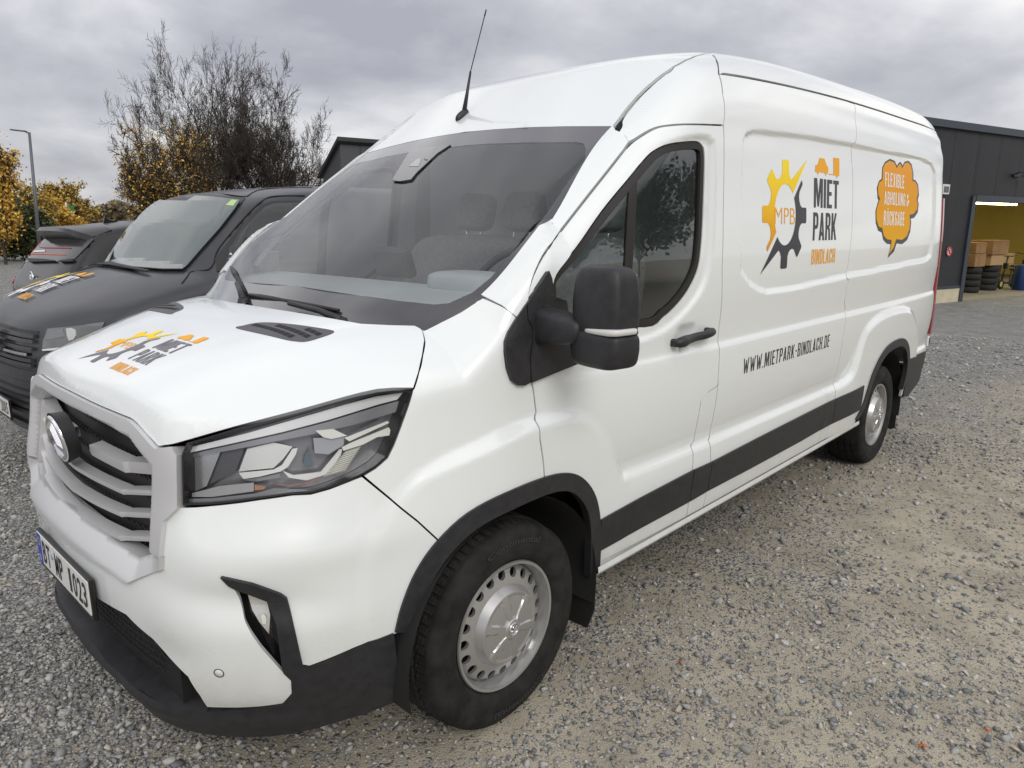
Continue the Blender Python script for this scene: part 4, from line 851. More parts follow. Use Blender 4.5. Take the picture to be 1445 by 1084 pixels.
# ---------------------------------------------------------------- wheels
TYRE = mat('tyre_rubber', (.018, .0175, .017), .8, spec=.25, build=noise_col((.011, .0108, .0105), (.027, .026, .0245), 14., 6., .15, 300.))
def make_wheel(sgn, loc, parent, R=.356, w=.235, rimr=.222, ang=0.):
    """a wheel facing -y when sgn is 1; built round its hub, y=0 on the outer face"""
    Y = lambda y: y*sgn
    # steel disc with round holes
    n_h = 20; hr, hrad = .174, .0165; loops = []; outer = [(.204*math.cos(a), .204*math.sin(a)) for a in np.linspace(0, 2*math.pi, 90)[:-1]]; loops.append(outer)
    loops.append([(.10*math.cos(a), .10*math.sin(a)) for a in np.linspace(0, 2*math.pi, 40)[:-1]])
    for k in range(n_h): a0 = 2*math.pi*k/n_h; cxx, czz = hr*math.cos(a0), hr*math.sin(a0); loops.append([(cxx+hrad*math.cos(a), czz+hrad*math.sin(a)) for a in np.linspace(0, 2*math.pi, 14)[:-1]])
    vs, F, bnd = tri_fill([np.array(l) for l in loops], .016)
    def dy(r): return float(np.interp(r, [.10, .138, .152, .19, .204], [.010, .014, .018, .030, .055]))
    V = []; FF = []
    for p in vs: V.append((p[0], Y(dy(math.hypot(*p))), p[1]))
    FF = [tuple(t) if sgn > 0 else tuple(t)[::-1] for t in F]; o = len(V); b = MB(); b.add(V, FF, True)
    for l in loops[2:]:
        k = len(l); Vh = [(x, Y(dy(math.hypot(x, z))), z) for x, z in l]+[(x, Y(dy(math.hypot(x, z))+.012), z) for x, z in l]; b.add(Vh, [(i, (i+1) % k, (i+1) % k+k, i+k) for i in range(k)], True)
    b.lathe([(rimr-.006, Y(.012)), (rimr, Y(.004)), (rimr-.003, Y(-.002)), (rimr-.012, Y(.0)), (rimr-.014, Y(.010)), (.204, Y(.018)), (.202, Y(.05)), (.190, Y(.2))], 96, 'y'); wh = b.build('wheel', SILVER2, parent, auto=40, recalc=False)
    wh.location = loc; wh.rotation_euler = (0, ang, 0)
    # dark inside of the rim
    b = MB(); b.lathe([(0, Y(.095)), (.199, Y(.095))], 40, 'y'); b.build('brake_shield', mat('brake_dark', (.02, .018, .017), .7), wh)
    # cap with a star pressing
    b = MB(); V = []; rs = [0, .012, .024, .030, .034, .042, .052, .066, .082, .096, .108, .117, .122, .132, .140]; na = 132
    for k in range(na):
        a = 2*math.pi*k/na
        for r in rs:
            y = -.024+.012*(r/.122)**2+(.020*((r-.122)/.014) if r > .122 else 0)
            if .034 < r < .117:
                t = (k/na*6) % 1; wdt = .30+.12*(r-.034)/.083
                if abs(t-.5) < wdt*.9: y += .0045
            if r <= .030: y -= .003
            V.append((r*math.cos(a), Y(y), r*math.sin(a)))
    m_ = len(rs); b.add(V, [(k*m_+i, k*m_+i+1, ((k+1) % na)*m_+i+1, ((k+1) % na)*m_+i) for k in range(na) for i in range(m_-1)], True); cap = b.build('hub_cap', SILVER2, wh, auto=24, recalc=False)
    b = MB()
    b.lathe([(.0205+.0022*math.cos(a), Y(-.0285)+.0022*math.sin(a)) for a in np.linspace(0, 2*math.pi, 7)[:-1]], 32, 'y', close=True)
    b.tube([(-.008, Y(-.0285), .010), (0, Y(-.0295), -.004), (.011, Y(-.0285), .012)], .0024, 6); b.tube([(-.012, Y(-.0285), -.008), (0, Y(-.0295), -.004)], .0024, 6); b.build('cap_emblem', CHROME, cap)
    # tyre: side walls and tread blocks
    b = MB(); sw = R-.012; prof = [(rimr-.008, .020), (rimr+.004, .004), (rimr+.02, -.010), (rimr+.026, -.0125), (rimr+.060, -.017), (rimr+.064, -.0155), (rimr+.085, -.016), (rimr+.105, -.010), (sw, .004)]
    full = prof+[(R-.012, .02), (R-.010, w/2), (R-.012, w-.02)]+[(r, w-y) for r, y in prof[::-1]]
    b.lathe([(r, Y(y)) for r, y in full], 96, 'y'); ty = b.build('tyre', TYRE, wh, recalc=False)
    NA = 540; ys = np.linspace(.0, w, 49); V = []
    for k in range(NA):
        a = 2*math.pi*k/NA
        for y in ys:
            c = abs(y-w/2)/(w/2); r = R-.016*c**4-.004*c**2; blk = 0.
            g = [.055, .095, .14, .18]
            if min(abs(y-q) for q in g) < .0045: blk = .008
            sh = min(y, w-y)
            ph = (k/NA*72+(.0 if sh < .05 else .35+.12*math.sin(y*90))) % 1
            if sh < .052 and ph < .16: blk = .008
            if sh >= .052 and ph < .10: blk = .006
            sp = (k/NA*72*4+y*60) % 1
            if blk == 0 and sp < .22: blk = .0022
            V.append(((r-blk)*math.cos(a), Y(y), (r-blk)*math.sin(a)))
    m_ = len(ys); b = MB(); b.add(V, [(k*m_+i, k*m_+i+1, ((k+1) % NA)*m_+i+1, ((k+1) % NA)*m_+i) for k in range(NA) for i in range(m_-1)]); b.build('tread', TYRE, ty, recalc=False)
    # raised lettering on the side wall
    for txt, a0, span in (('Continental', R_(128), R_(48)), ('VanContact Winter', R_(52), R_(-50)), ('Continental', R_(-40), R_(48))):
        if txt[0] == 'V': continue
        v, f = text_mesh(txt, .01); v = fit_box(v, 0, 1, 0, 1); rr = rimr+.066+v[:, 1]*.022; aa = a0-v[:, 0]*span
        P = np.stack([rr*np.cos(aa), np.full(len(v), Y(-.0178)), rr*np.sin(aa)], 1)
        if sgn < 0: P[:, 0] *= -1
        mesh_obj('side_wall_lettering', P, f, mat('tyre_letters', (.035, .034, .033), .6), ty)
    return wh
WZ = .352
for sgn, y in ((1, .053), (-1, 2*YC-.053)):
    for k, x in enumerate((1.0, 4.75)): make_wheel(sgn, (x, y, WZ), van, ang=R_(17+40*k))
# ---------------------------------------------------------------- wheel houses, floor, mud flaps, sill
WELL = mat('wheel_well', (.010, .010, .010), .85)
for sgn in (1, -1):
    for xc_, r_ in ((1.0, .44), (4.75, .45)):
        b = MB(); V = []; n = 24
        for i in range(n+1):
            a = R_(-12)+R_(204)*i/n
            for y in (.02, .50): V.append((xc_+r_*math.cos(a), y if sgn > 0 else 2*YC-y, .36+r_*math.sin(a)*.99))
        V += [(xc_, .50 if sgn > 0 else 2*YC-.5, .36)]; c0 = len(V)-1
        b.add(V, [(2*i, 2*i+1, 2*i+3, 2*i+2) for i in range(n)]+[(2*i+1, c0, 2*i+3) for i in range(n)], True); b.build('wheel_well', WELL, van)
    yy = (lambda y: y if sgn > 0 else 2*YC-y)
    b = MB(); P = hit([(800, 815), (831, 818), (832, 880), (823, 887), (800, 872)], lambda P: f_flank(P)); x_ = 1.415
    pl_ = px_plane([(806, 812), (828, 816), (832, 868), (823, 886), (806, 874)], 0, 1.43)
    q_ = [(p[1], p[2]) for p in pl_]; q_ = [(min(a[0], .10), a[1]) for a in q_]; q_ = [(.03, .40), (.03, .235), (.06, .145), (.24, .14), (.25, .40)]
    b.prism([(yy(a), z) for a, z in q_], 'x', 1.445, 1.452); b.build('mud_flap', RUBBER, van)
    b = MB(); b.prism([(yy(a), z) for a, z in [(.045, .46), (.045, .16), (.07, .145), (.27, .15), (.27, .46)]], 'x', 5.23, 5.24); b.build('mud_flap', RUBBER, van)
    b = MB(); qx = np.linspace(1.455, 4.30, 12); b.add([(x, yy(v), z) for x in qx for v, z in ((.024, .405), (.022, .383), (.032, .368), (.06, .366), (.08, .41))], [(5*i+k, 5*i+k+1, 5*i+6+k, 5*i+5+k) for i in range(11) for k in range(4)]); b.build('sill', PAINT, van, auto=30)
    # tail lamp, hinge, rear step
    b = MB(); zz = np.linspace(.80, 1.86, 14); ye = [float(SM(z))+.034 for z in zz]; V = []
    for z, y in zip(zz, ye): V += [(5.925, yy(y+.012), z), (5.972, yy(y+.014), z), (5.978, yy(y+.09), z), (5.925, yy(y+.09), z)]
    b.add(V, [(4*i+k, 4*i+(k+1) % 4, 4*i+4+(k+1) % 4, 4*i+4+k) for i in range(13) for k in range(4)]+[(0, 1, 2, 3), (52, 53, 54, 55)]); b.build('tail_lamp', mat('tail_red', (.30, .012, .018), .15, coat=.5), van)
    b = MB(); b.box((5.975, yy(.075), .735), (.045, .03, .085), bev=.006); hg = b.build('door_hinge', PAINT, van); b = MB(); b.box((5.985, yy(.0595), .735), (.022, .004, .055)); b.build('hinge_slot', DARK, hg)
b = MB(); b.prism([(.10, .55), (.10, 1.3), (.13, 1.9), (.19, 2.33), (.30, 2.44), (.6, 2.485), (YC, 2.50), (1.46, 2.485), (1.76, 2.44), (1.87, 2.33), (1.93, 1.9), (1.96, 1.3), (1.96, .55)], 'x', 5.93, 5.95); b.build('rear_door', PAINT, van)
b = MB(); b.box((5.88, YC, .46), (.16, 1.86, .16), bev=.02); b.build('rear_bumper', PLASTIC, van)
b = MB(); b.box((3.3, YC, .43), (4.6, 1.30, .26)); b.box((3.0, YC, .45), (2.6, 1.86, .18)); b.build('underbody', WELL, van)  # floor boxes set low on purpose, to darken the shadow under the van
b = MB(); b.box((.60, YC, .66), (.66, 1.26, .86)); b.box((.33, YC, .36), (.42, 1.1, .2)); b.build('engine_bay', DARK, van)
b = MB(); b.box((4.95, YC, .352), (.10, 1.5, .10)); b.build('rear_axle', WELL, van)
b = MB(); b.add([(.55, .18, 1.20), (.55, 1.88, 1.20), (1.35, 1.95, 1.20), (1.35, .11, 1.20)], [(0, 1, 2, 3)]); b.build('bulkhead_front', DARK, van)
# ---------------------------------------------------------------- cab interior
DASH = mat('dashboard_grey', (.56, .60, .61), .75); SEATM = mat('seat_cloth', (.28, .285, .29), .9, build=noise_col((.25, .255, .26), (.31, .317, .325), 60., 4., .3, 400.)); TRIMG = mat('cab_trim', (.90, .92, .92), .75)  # cab colours lifted well above real ones, standing in for missing interior light
b = MB(); V = []
ysd = np.linspace(.13, 2*YC-.13, 13)
for y in ysd:
    w_ = abs(y-YC); x0 = .90+.06*(w_/.9)**2
    V += [(x0, y, 1.345), (1.10, y, 1.402), (1.28, y, 1.415), (1.37, y, 1.39), (1.41, y, 1.26), (1.37, y, .80)]
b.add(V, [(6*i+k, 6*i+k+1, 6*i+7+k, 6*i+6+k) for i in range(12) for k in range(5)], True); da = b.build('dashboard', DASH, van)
b = MB(); b.box((1.38, 1.10, 1.485), (.05, .24, .13), Matrix.Rotation(R_(-18), 3, 'Y'), .015); b.build('touch_screen', mat('screen_back', (.06, .065, .07), .5), da)
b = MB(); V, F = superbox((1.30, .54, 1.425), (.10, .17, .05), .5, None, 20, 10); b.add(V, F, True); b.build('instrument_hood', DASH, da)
swr = Matrix.Rotation(R_(-52), 3, 'Y'); b = MB(); cs = Vector((1.50, .54, 1.40)); ring = [swr @ Vector((.19*math.cos(a), .19*math.sin(a), 0))+cs for a in np.linspace(0, 2*math.pi, 33)]; b.tube(ring, .015, 8, False); so = b.build('steering_wheel', mat('wheel_leather', (.05, .05, .052), .6), van)
b = MB(); V, F = superbox((0, 0, -.02), (.07, .075, .02), .6, None, 16, 8); b.add(V, F, True); b.v = [tuple(swr @ Vector(p)+cs) for p in b.v]
for a in (R_(90), R_(-90), R_(0)): b.tube([tuple(swr @ Vector((.04*math.cos(a), .04*math.sin(a), -.01))+cs), tuple(swr @ Vector((.18*math.cos(a), .18*math.sin(a), 0))+cs)], .014, 6)
b.build('wheel_boss', mat('wheel_leather'), so)
def seat(y, w):
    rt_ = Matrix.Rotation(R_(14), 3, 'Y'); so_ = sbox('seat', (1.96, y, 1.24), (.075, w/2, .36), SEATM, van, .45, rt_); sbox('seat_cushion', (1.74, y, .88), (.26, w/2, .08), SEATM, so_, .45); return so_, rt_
for y, w, hs in ((.50, .50, (.50,)), (1.30, .92, (.96, 1.29))):
    s_, rt_ = seat(y, w)
    for yh in hs:
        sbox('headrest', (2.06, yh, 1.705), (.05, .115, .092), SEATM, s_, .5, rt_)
        b = MB()
        for d in (-.05, .05): b.tube([(2.03, yh+d, 1.54), (2.055, yh+d, 1.66)], .006, 6)
        b.build('headrest_post', CHROME, s_)
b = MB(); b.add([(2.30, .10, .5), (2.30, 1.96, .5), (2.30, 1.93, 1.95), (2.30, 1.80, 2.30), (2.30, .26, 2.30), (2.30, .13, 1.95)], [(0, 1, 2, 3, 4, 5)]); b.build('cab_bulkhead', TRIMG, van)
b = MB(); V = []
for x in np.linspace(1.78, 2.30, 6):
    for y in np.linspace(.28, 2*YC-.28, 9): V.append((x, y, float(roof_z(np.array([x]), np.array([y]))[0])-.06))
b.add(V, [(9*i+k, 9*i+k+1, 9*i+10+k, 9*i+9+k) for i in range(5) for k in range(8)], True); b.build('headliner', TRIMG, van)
# inner lining of pillars and doors so that the cab is closed
def lining(name, loops, off, m_=None):
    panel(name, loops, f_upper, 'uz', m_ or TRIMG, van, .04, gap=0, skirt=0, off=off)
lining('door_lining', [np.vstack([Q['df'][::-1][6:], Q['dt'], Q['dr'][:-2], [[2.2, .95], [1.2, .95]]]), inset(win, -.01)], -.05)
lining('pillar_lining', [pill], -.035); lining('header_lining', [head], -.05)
for sgn in (1, -1):      # grab handle on the windscreen pillar
    pts = [hit([(722, 400)], f_ws)[0], hit([(745, 372)], f_ws)[0], hit([(765, 346)], f_ws)[0]]; pts = [np.array((p[0]+.10, p[1]+.05, p[2]-.02)) for p in pts]; pts = [pts[0]+[.05, -.02, .0], pts[0], pts[1], pts[2], pts[2]+[.05, -.02, 0]]
    b = MB(); b.tube([(p[0], p[1] if sgn > 0 else 2*YC-p[1], p[2]) for p in pts], .014, 8); b.build('grab_handle', TRIMG, van)
# ---------------------------------------------------------------- lettering and logos
INK = mat('vinyl_black', (.022, .022, .03), .4); ORANGE = mat('vinyl_orange', (.86, .40, .025), .55, spec=.2)
def grad_mat(name, stops, axis, a, b_):
    def bl(t, p):
        c = N(t, 'ShaderNodeTexCoord'); s = N(t, 'ShaderNodeSeparateXYZ'); L(t, c.outputs['Object'], s.inputs[0]); mr = N(t, 'ShaderNodeMapRange'); mr.inputs[1].default_value = a; mr.inputs[2].default_value = b_; L(t, s.outputs[axis], mr.inputs[0]); L(t, ramp(t, mr.outputs[0], stops), p.inputs['Base Color'])
    return mat(name, (.8, .4, .05), .55, spec=.2, build=bl)
GST = [(0, (.66, .25, .01)), (.4, (.80, .40, .012)), (.65, (.90, .58, .02)), (1, (.95, .74, .04))]
def gear_outline(n=8):
    """the half gears of the logo in unit coordinates (radius 1 = tooth tips): upper-left and lower-right halves"""
    pts = []; ri = .77
    for k in range(n):
        c = math.pi/2+2*math.pi*k/n
        for da, r in ((-.19, ri*1.02), (-.165, .92), (-.15, .985), (-.11, 1.), (.11, 1.), (.15, .985), (.165, .92), (.19, ri*1.02), (.27, .72), (.3927, .70), (.515, .72)): pts.append((r*math.cos(c+da), r*math.sin(c+da)))
    return np.array(pts)
def clip_half(P, nrm, d):
    out = []; n = len(P)
    for i in range(n):
        a, b_ = P[i], P[(i+1) % n]; sa, sb = a@nrm-d, b_@nrm-d
        if sa >= 0: out.append(a)
        if sa*sb < 0: out.append(a+(b_-a)*sa/(sa-sb))
    return np.array(out)
def half_gear(side):
    """one half of the ring-shaped gear, cut along the diagonal, with its pointed tail"""
    ang = R_(44.5); dr = np.array([math.cos(ang), math.sin(ang)]); nr = np.array([-math.sin(ang), math.cos(ang)])*side
    if side < 0: nr = np.array([math.sin(ang), -math.cos(ang)])
    G = gear_outline(); hole = np.array([(.48*math.cos(a), .56*math.sin(a)) for a in np.linspace(0, 2*math.pi, 61)[:-1]])
    # walk round the outer half, back along the hole
    oc = clip_half(G, nr, .05); hc = clip_half(hole, nr, .05)
    def order(P):   # order by angle measured from the cut direction
        a = np.arctan2(P@(nr), P@(dr)); return P[np.argsort(a)]
    o_ = order(oc); h_ = order(hc)[::-1]; oa = np.arctan2(o_@nr, o_@dr); o_ = o_[oa > .30] if side > 0 else o_[oa < np.pi-.30]; tip = dr*1.47+nr*.05 if side > 0 else -dr*1.47+nr*.05
    return np.vstack([[tip], o_, h_]) if side > 0 else np.vstack([o_, [tip], h_])
GL = {'I': (.14, [[(0, 0), (0, 1), (.14, 1), (.14, 0)]]), 'E': (.33, [[(0, 0), (0, 1), (.33, 1), (.33, .86), (.14, .86), (.14, .58), (.30, .58), (.30, .44), (.14, .44), (.14, .14), (.33, .14), (.33, 0)]]), 'F': (.32, [[(0, 0), (0, 1), (.32, 1), (.32, .86), (.14, .86), (.14, .57), (.29, .57), (.29, .43), (.14, .43), (.14, 0)]]), 'T': (.37, [[(.115, 0), (.115, .86), (0, .86), (0, 1), (.37, 1), (.37, .86), (.255, .86), (.255, 0)]]), 'L': (.31, [[(0, 0), (0, 1), (.14, 1), (.14, .14), (.31, .14), (.31, 0)]]), 'H': (.40, [[(0, 0), (0, 1), (.14, 1), (.14, .58), (.26, .58), (.26, 1), (.40, 1), (.40, 0), (.26, 0), (.26, .44), (.14, .44), (.14, 0)]]),
 'M': (.54, [[(0, 0), (0, 1), (.19, 1), (.27, .40), (.35, 1), (.54, 1), (.54, 0), (.41, 0), (.41, .66), (.32, .04), (.22, .04), (.13, .66), (.13, 0)]]), 'N': (.41, [[(0, 0), (0, 1), (.14, 1), (.28, .45), (.28, 1), (.41, 1), (.41, 0), (.28, 0), (.13, .58), (.13, 0)]]), 'W': (.60, [[(0, 1), (.13, 1), (.19, .33), (.25, .88), (.35, .88), (.41, .33), (.47, 1), (.60, 1), (.48, 0), (.36, 0), (.30, .48), (.24, 0), (.12, 0)]]),
 'A': (.42, [[(0, 0), (.14, 1), (.28, 1), (.42, 0), (.28, 0), (.26, .17), (.16, .17), (.14, 0)], [(.18, .31), (.24, .31), (.21, .68)]]), 'K': (.42, [[(0, 0), (0, 1), (.14, 1), (.14, .60), (.27, 1), (.41, 1), (.25, .55), (.42, 0), (.28, 0), (.18, .36), (.14, .28), (.14, 0)]]), 'X': (.41, [[(0, 0), (.13, .51), (.01, 1), (.15, 1), (.205, .70), (.26, 1), (.40, 1), (.28, .51), (.41, 0), (.27, 0), (.205, .32), (.14, 0)]]),
 'P': (.38, [[(0, 0), (0, 1), (.24, 1), (.33, .96), (.38, .86), (.38, .56), (.33, .45), (.24, .41), (.14, .41), (.14, 0)], [(.141, .55), (.141, .86), (.21, .86), (.245, .82), (.245, .59), (.21, .55)]]), 'R': (.40, [[(0, 0), (0, 1), (.24, 1), (.33, .96), (.38, .86), (.38, .62), (.35, .53), (.29, .48), (.36, .40), (.40, 0), (.26, 0), (.235, .34), (.20, .41), (.14, .41), (.14, 0)], [(.141, .55), (.141, .86), (.21, .86), (.245, .82), (.245, .59), (.21, .55)]]),
 'B': (.38, [[(0, 0), (0, 1), (.24, 1), (.33, .97), (.37, .88), (.37, .64), (.31, .52), (.37, .42), (.38, .16), (.34, .04), (.24, 0)], [(.14, .58), (.14, .87), (.21, .87), (.235, .83), (.235, .62), (.21, .58)], [(.14, .13), (.14, .45), (.21, .45), (.24, .40), (.24, .18), (.21, .13)]]), 'D': (.39, [[(0, 0), (0, 1), (.22, 1), (.34, .95), (.39, .84), (.39, .16), (.34, .05), (.22, 0)], [(.14, .14), (.14, .86), (.20, .86), (.245, .81), (.245, .19), (.20, .14)]]), 'O': (.38, [[(0, .16), (0, .84), (.06, .95), (.19, 1), (.32, .95), (.38, .84), (.38, .16), (.32, .05), (.19, 0), (.06, .05)], [(.14, .20), (.14, .80), (.19, .86), (.24, .80), (.24, .20), (.19, .14)]]),
 'C': (.38, [[(.38, .64), (.38, .84), (.32, .95), (.19, 1), (.06, .95), (0, .84), (0, .16), (.06, .05), (.19, 0), (.32, .05), (.38, .16), (.38, .38), (.245, .38), (.245, .19), (.19, .14), (.14, .19), (.14, .81), (.19, .86), (.245, .81), (.245, .64)]]), 'G': (.38, [[(.38, .68), (.38, .84), (.32, .95), (.19, 1), (.06, .95), (0, .84), (0, .16), (.06, .05), (.19, 0), (.32, .05), (.38, .16), (.38, .54), (.20, .54), (.20, .41), (.245, .41), (.245, .19), (.19, .14), (.14, .19), (.14, .81), (.19, .86), (.245, .81), (.245, .68)]]), 'U': (.38, [[(0, 1), (0, .16), (.06, .05), (.19, 0), (.32, .05), (.38, .16), (.38, 1), (.245, 1), (.245, .19), (.19, .14), (.14, .19), (.14, 1)]]),
 '.': (.13, [[(0, 0), (0, .13), (.13, .13), (.13, 0)]]), '-': (.24, [[(0, .42), (0, .55), (.24, .55), (.24, .42)]]), '&': (.42, [[(.42, .50), (.30, .50), (.22, .40), (.36, 0), (.26, 0), (.05, .62), (.06, .90), (.18, 1), (.30, .92), (.31, .72), (.12, .48), (.02, .34), (.04, .06), (.18, 0), (.42, .36)]])}
def glyphs(txt, x0, x1, y0, y1, sp=.055, thin=0.):
    """condensed capitals, one (verts, faces) per letter, fitted to a box"""
    x = 0.; put = []
    for ch in txt:
        if ch == ' ': x += .20; continue
        w_, loops = GL['U' if ch == 'Ü' else ch]; put.append((x, loops))
        if ch == 'Ü': put += [(x+.06, [[(0, 1.06), (0, 1.18), (.10, 1.18), (.10, 1.06)]]), (x+.22, [[(0, 1.06), (0, 1.18), (.10, 1.18), (.10, 1.06)]])]
        x += w_+sp
    W_ = x-sp; out = []
    for xo, loops in put:
        if thin: loops = [inset(np.array(l, float), thin if k_ == 0 else -thin) for k_, l in enumerate(loops)]
        ls = [np.array(l)*[(x1-x0)/W_, y1-y0]+[x0+xo*(x1-x0)/W_, y0] for l in loops]; out.append(fill_poly(ls, max(x1-x0, y1-y0)))
    return out
def logo(parent, mp, s, ink, orange, gold):
    """the company logo; mp maps logo coordinates (gear radius 1, origin at the gear's centre, y up) to 3D"""
    g = lambda nm, v, f, m_: mesh_obj(nm, mp(np.array(v)), f, m_, parent)
    for side, m_ in ((1, gold), (-1, ink)): v, f = fill_poly([half_gear(side)], .12); g('logo_gear', v, f, m_)
    def tx(nm, t, x0, x1, y0, y1, m_, bold=.02): v, f = text_mesh(t, bold); g(nm, fit_box(v, x0, x1, y0, y1), f, m_)
    tx('logo_initials', 'MPB', -.47, .45, -.17, .13, orange, -.012)
    for nm, t, x0, x1, y0, y1, m_ in (('logo_letter', 'MIET', 1.37, 2.74, .16, .74, ink), ('logo_letter', 'PARK', 1.35, 2.66, -.49, .07, ink), ('town_letter', 'BINDLACH', 1.34, 2.66, -.97, -.66, orange)):
        for v, f in glyphs(t, x0, x1, y0, y1, *((.075, .010) if nm[0] == 't' else (.06, .004))): g(nm, v, f, m_)
    # little car with a trailer
    car = [(1.42, .86), (1.44, .98), (1.56, 1.01), (1.66, 1.14), (1.92, 1.14), (2.03, 1.02), (2.12, .98), (2.12, .86), (2.04, .86), (2.0, .80), (1.94, .86), (1.62, .86), (1.57, .80), (1.51, .86)]
    v, f = fill_poly([car], .3); g('logo_car', v, f, orange); tr_ = [(2.16, .86), (2.42, .86), (2.42, 1.20), (2.76, 1.20), (2.76, .84), (2.66, .84), (2.64, .78), (2.58, .84), (2.16, .84)]
    v, f = fill_poly([tr_], .3); g('logo_trailer', v, f, orange)
GOLD = grad_mat('vinyl_gold', GST, 2, 1.46, 1.95)
logo(van, lambda q: on_side(np.stack([2.878+q[:, 0]*.253, 1.695+q[:, 1]*.253], 1)), .253, INK, ORANGE, GOLD)
for v, f in glyphs('WWW.MIETPARK-BINDLACH.DE', 2.48, 3.535, .987, 1.06, .085, .018): mesh_obj('web_letter', on_side(v), f, INK, van)
# speech bubble, its outline read from the photograph
BUB = [(988, 215), (990, 180), (1005, 150), (1035, 130), (1065, 142), (1085, 182), (1094, 162), (1105, 150), (1114, 160), (1120, 182), (1138, 148), (1160, 142), (1180, 162), (1190, 210), (1190, 268), (1210, 274), (1224, 300), (1228, 350), (1218, 392), (1226, 420), (1222, 458), (1200, 490), (1170, 497), (1175, 545), (1170, 595), (1152, 642), (1120, 668), (1080, 662), (1062, 720), (1028, 768), (1046, 716), (1048, 668), (1018, 664), (996, 640), (985, 588), (960, 575), (946, 530), (945, 470), (958, 420), (970, 388), (958, 360), (955, 310), (966, 276), (986, 262)]
bb_ = uzp([(1040+a/4.817, 200+c/4.817) for a, c in BUB], f_upper)
v, f = fill_poly([inset(bb_, -.020)+[.010, -.008]], .04); mesh_obj('bubble_outline', on_side(v, .0010), f, INK, van)
v, f = fill_poly([bb_], .04); mesh_obj('speech_bubble', on_side(v, .0020), f, grad_mat('vinyl_bubble', [(0, (.80, .42, .004)), (.5, (.76, .34, .004)), (.8, (.78, .33, .02)), (1, (.82, .38, .05))], 2, 1.46, 2.1), van)
WHT = mat('vinyl_white', (.85, .84, .80), .4)
for t, x0, x1, z0, z1 in (('FLEXIBLE', 4.355, 4.76, 1.885, 1.972), ('ABHOLUNG &', 4.345, 4.88, 1.775, 1.858), ('RÜCKGABE', 4.345, 4.79, 1.648, 1.740)):
    for v, f in glyphs(t, x0, x1, z0, z1, .09, .014): mesh_obj('bubble_letter', on_side(v, .0030), f, WHT, van)
# bonnet logo: read with one's back to the windscreen, so its 'up' points to the rear
HC = np.array([.275, 1.075]); HS = .112
GREY_INK = mat('vinyl_grey', (.13, .12, .14), .4); GOLD_H = grad_mat('vinyl_gold_bonnet', GST, 0, .16, .40)
logo(van, lambda q: on_hood(np.stack([HC[0]+q[:, 1]*HS, HC[1]-q[:, 0]*HS], 1)), HS, GREY_INK, ORANGE, GOLD_H)
fix_parent(van)

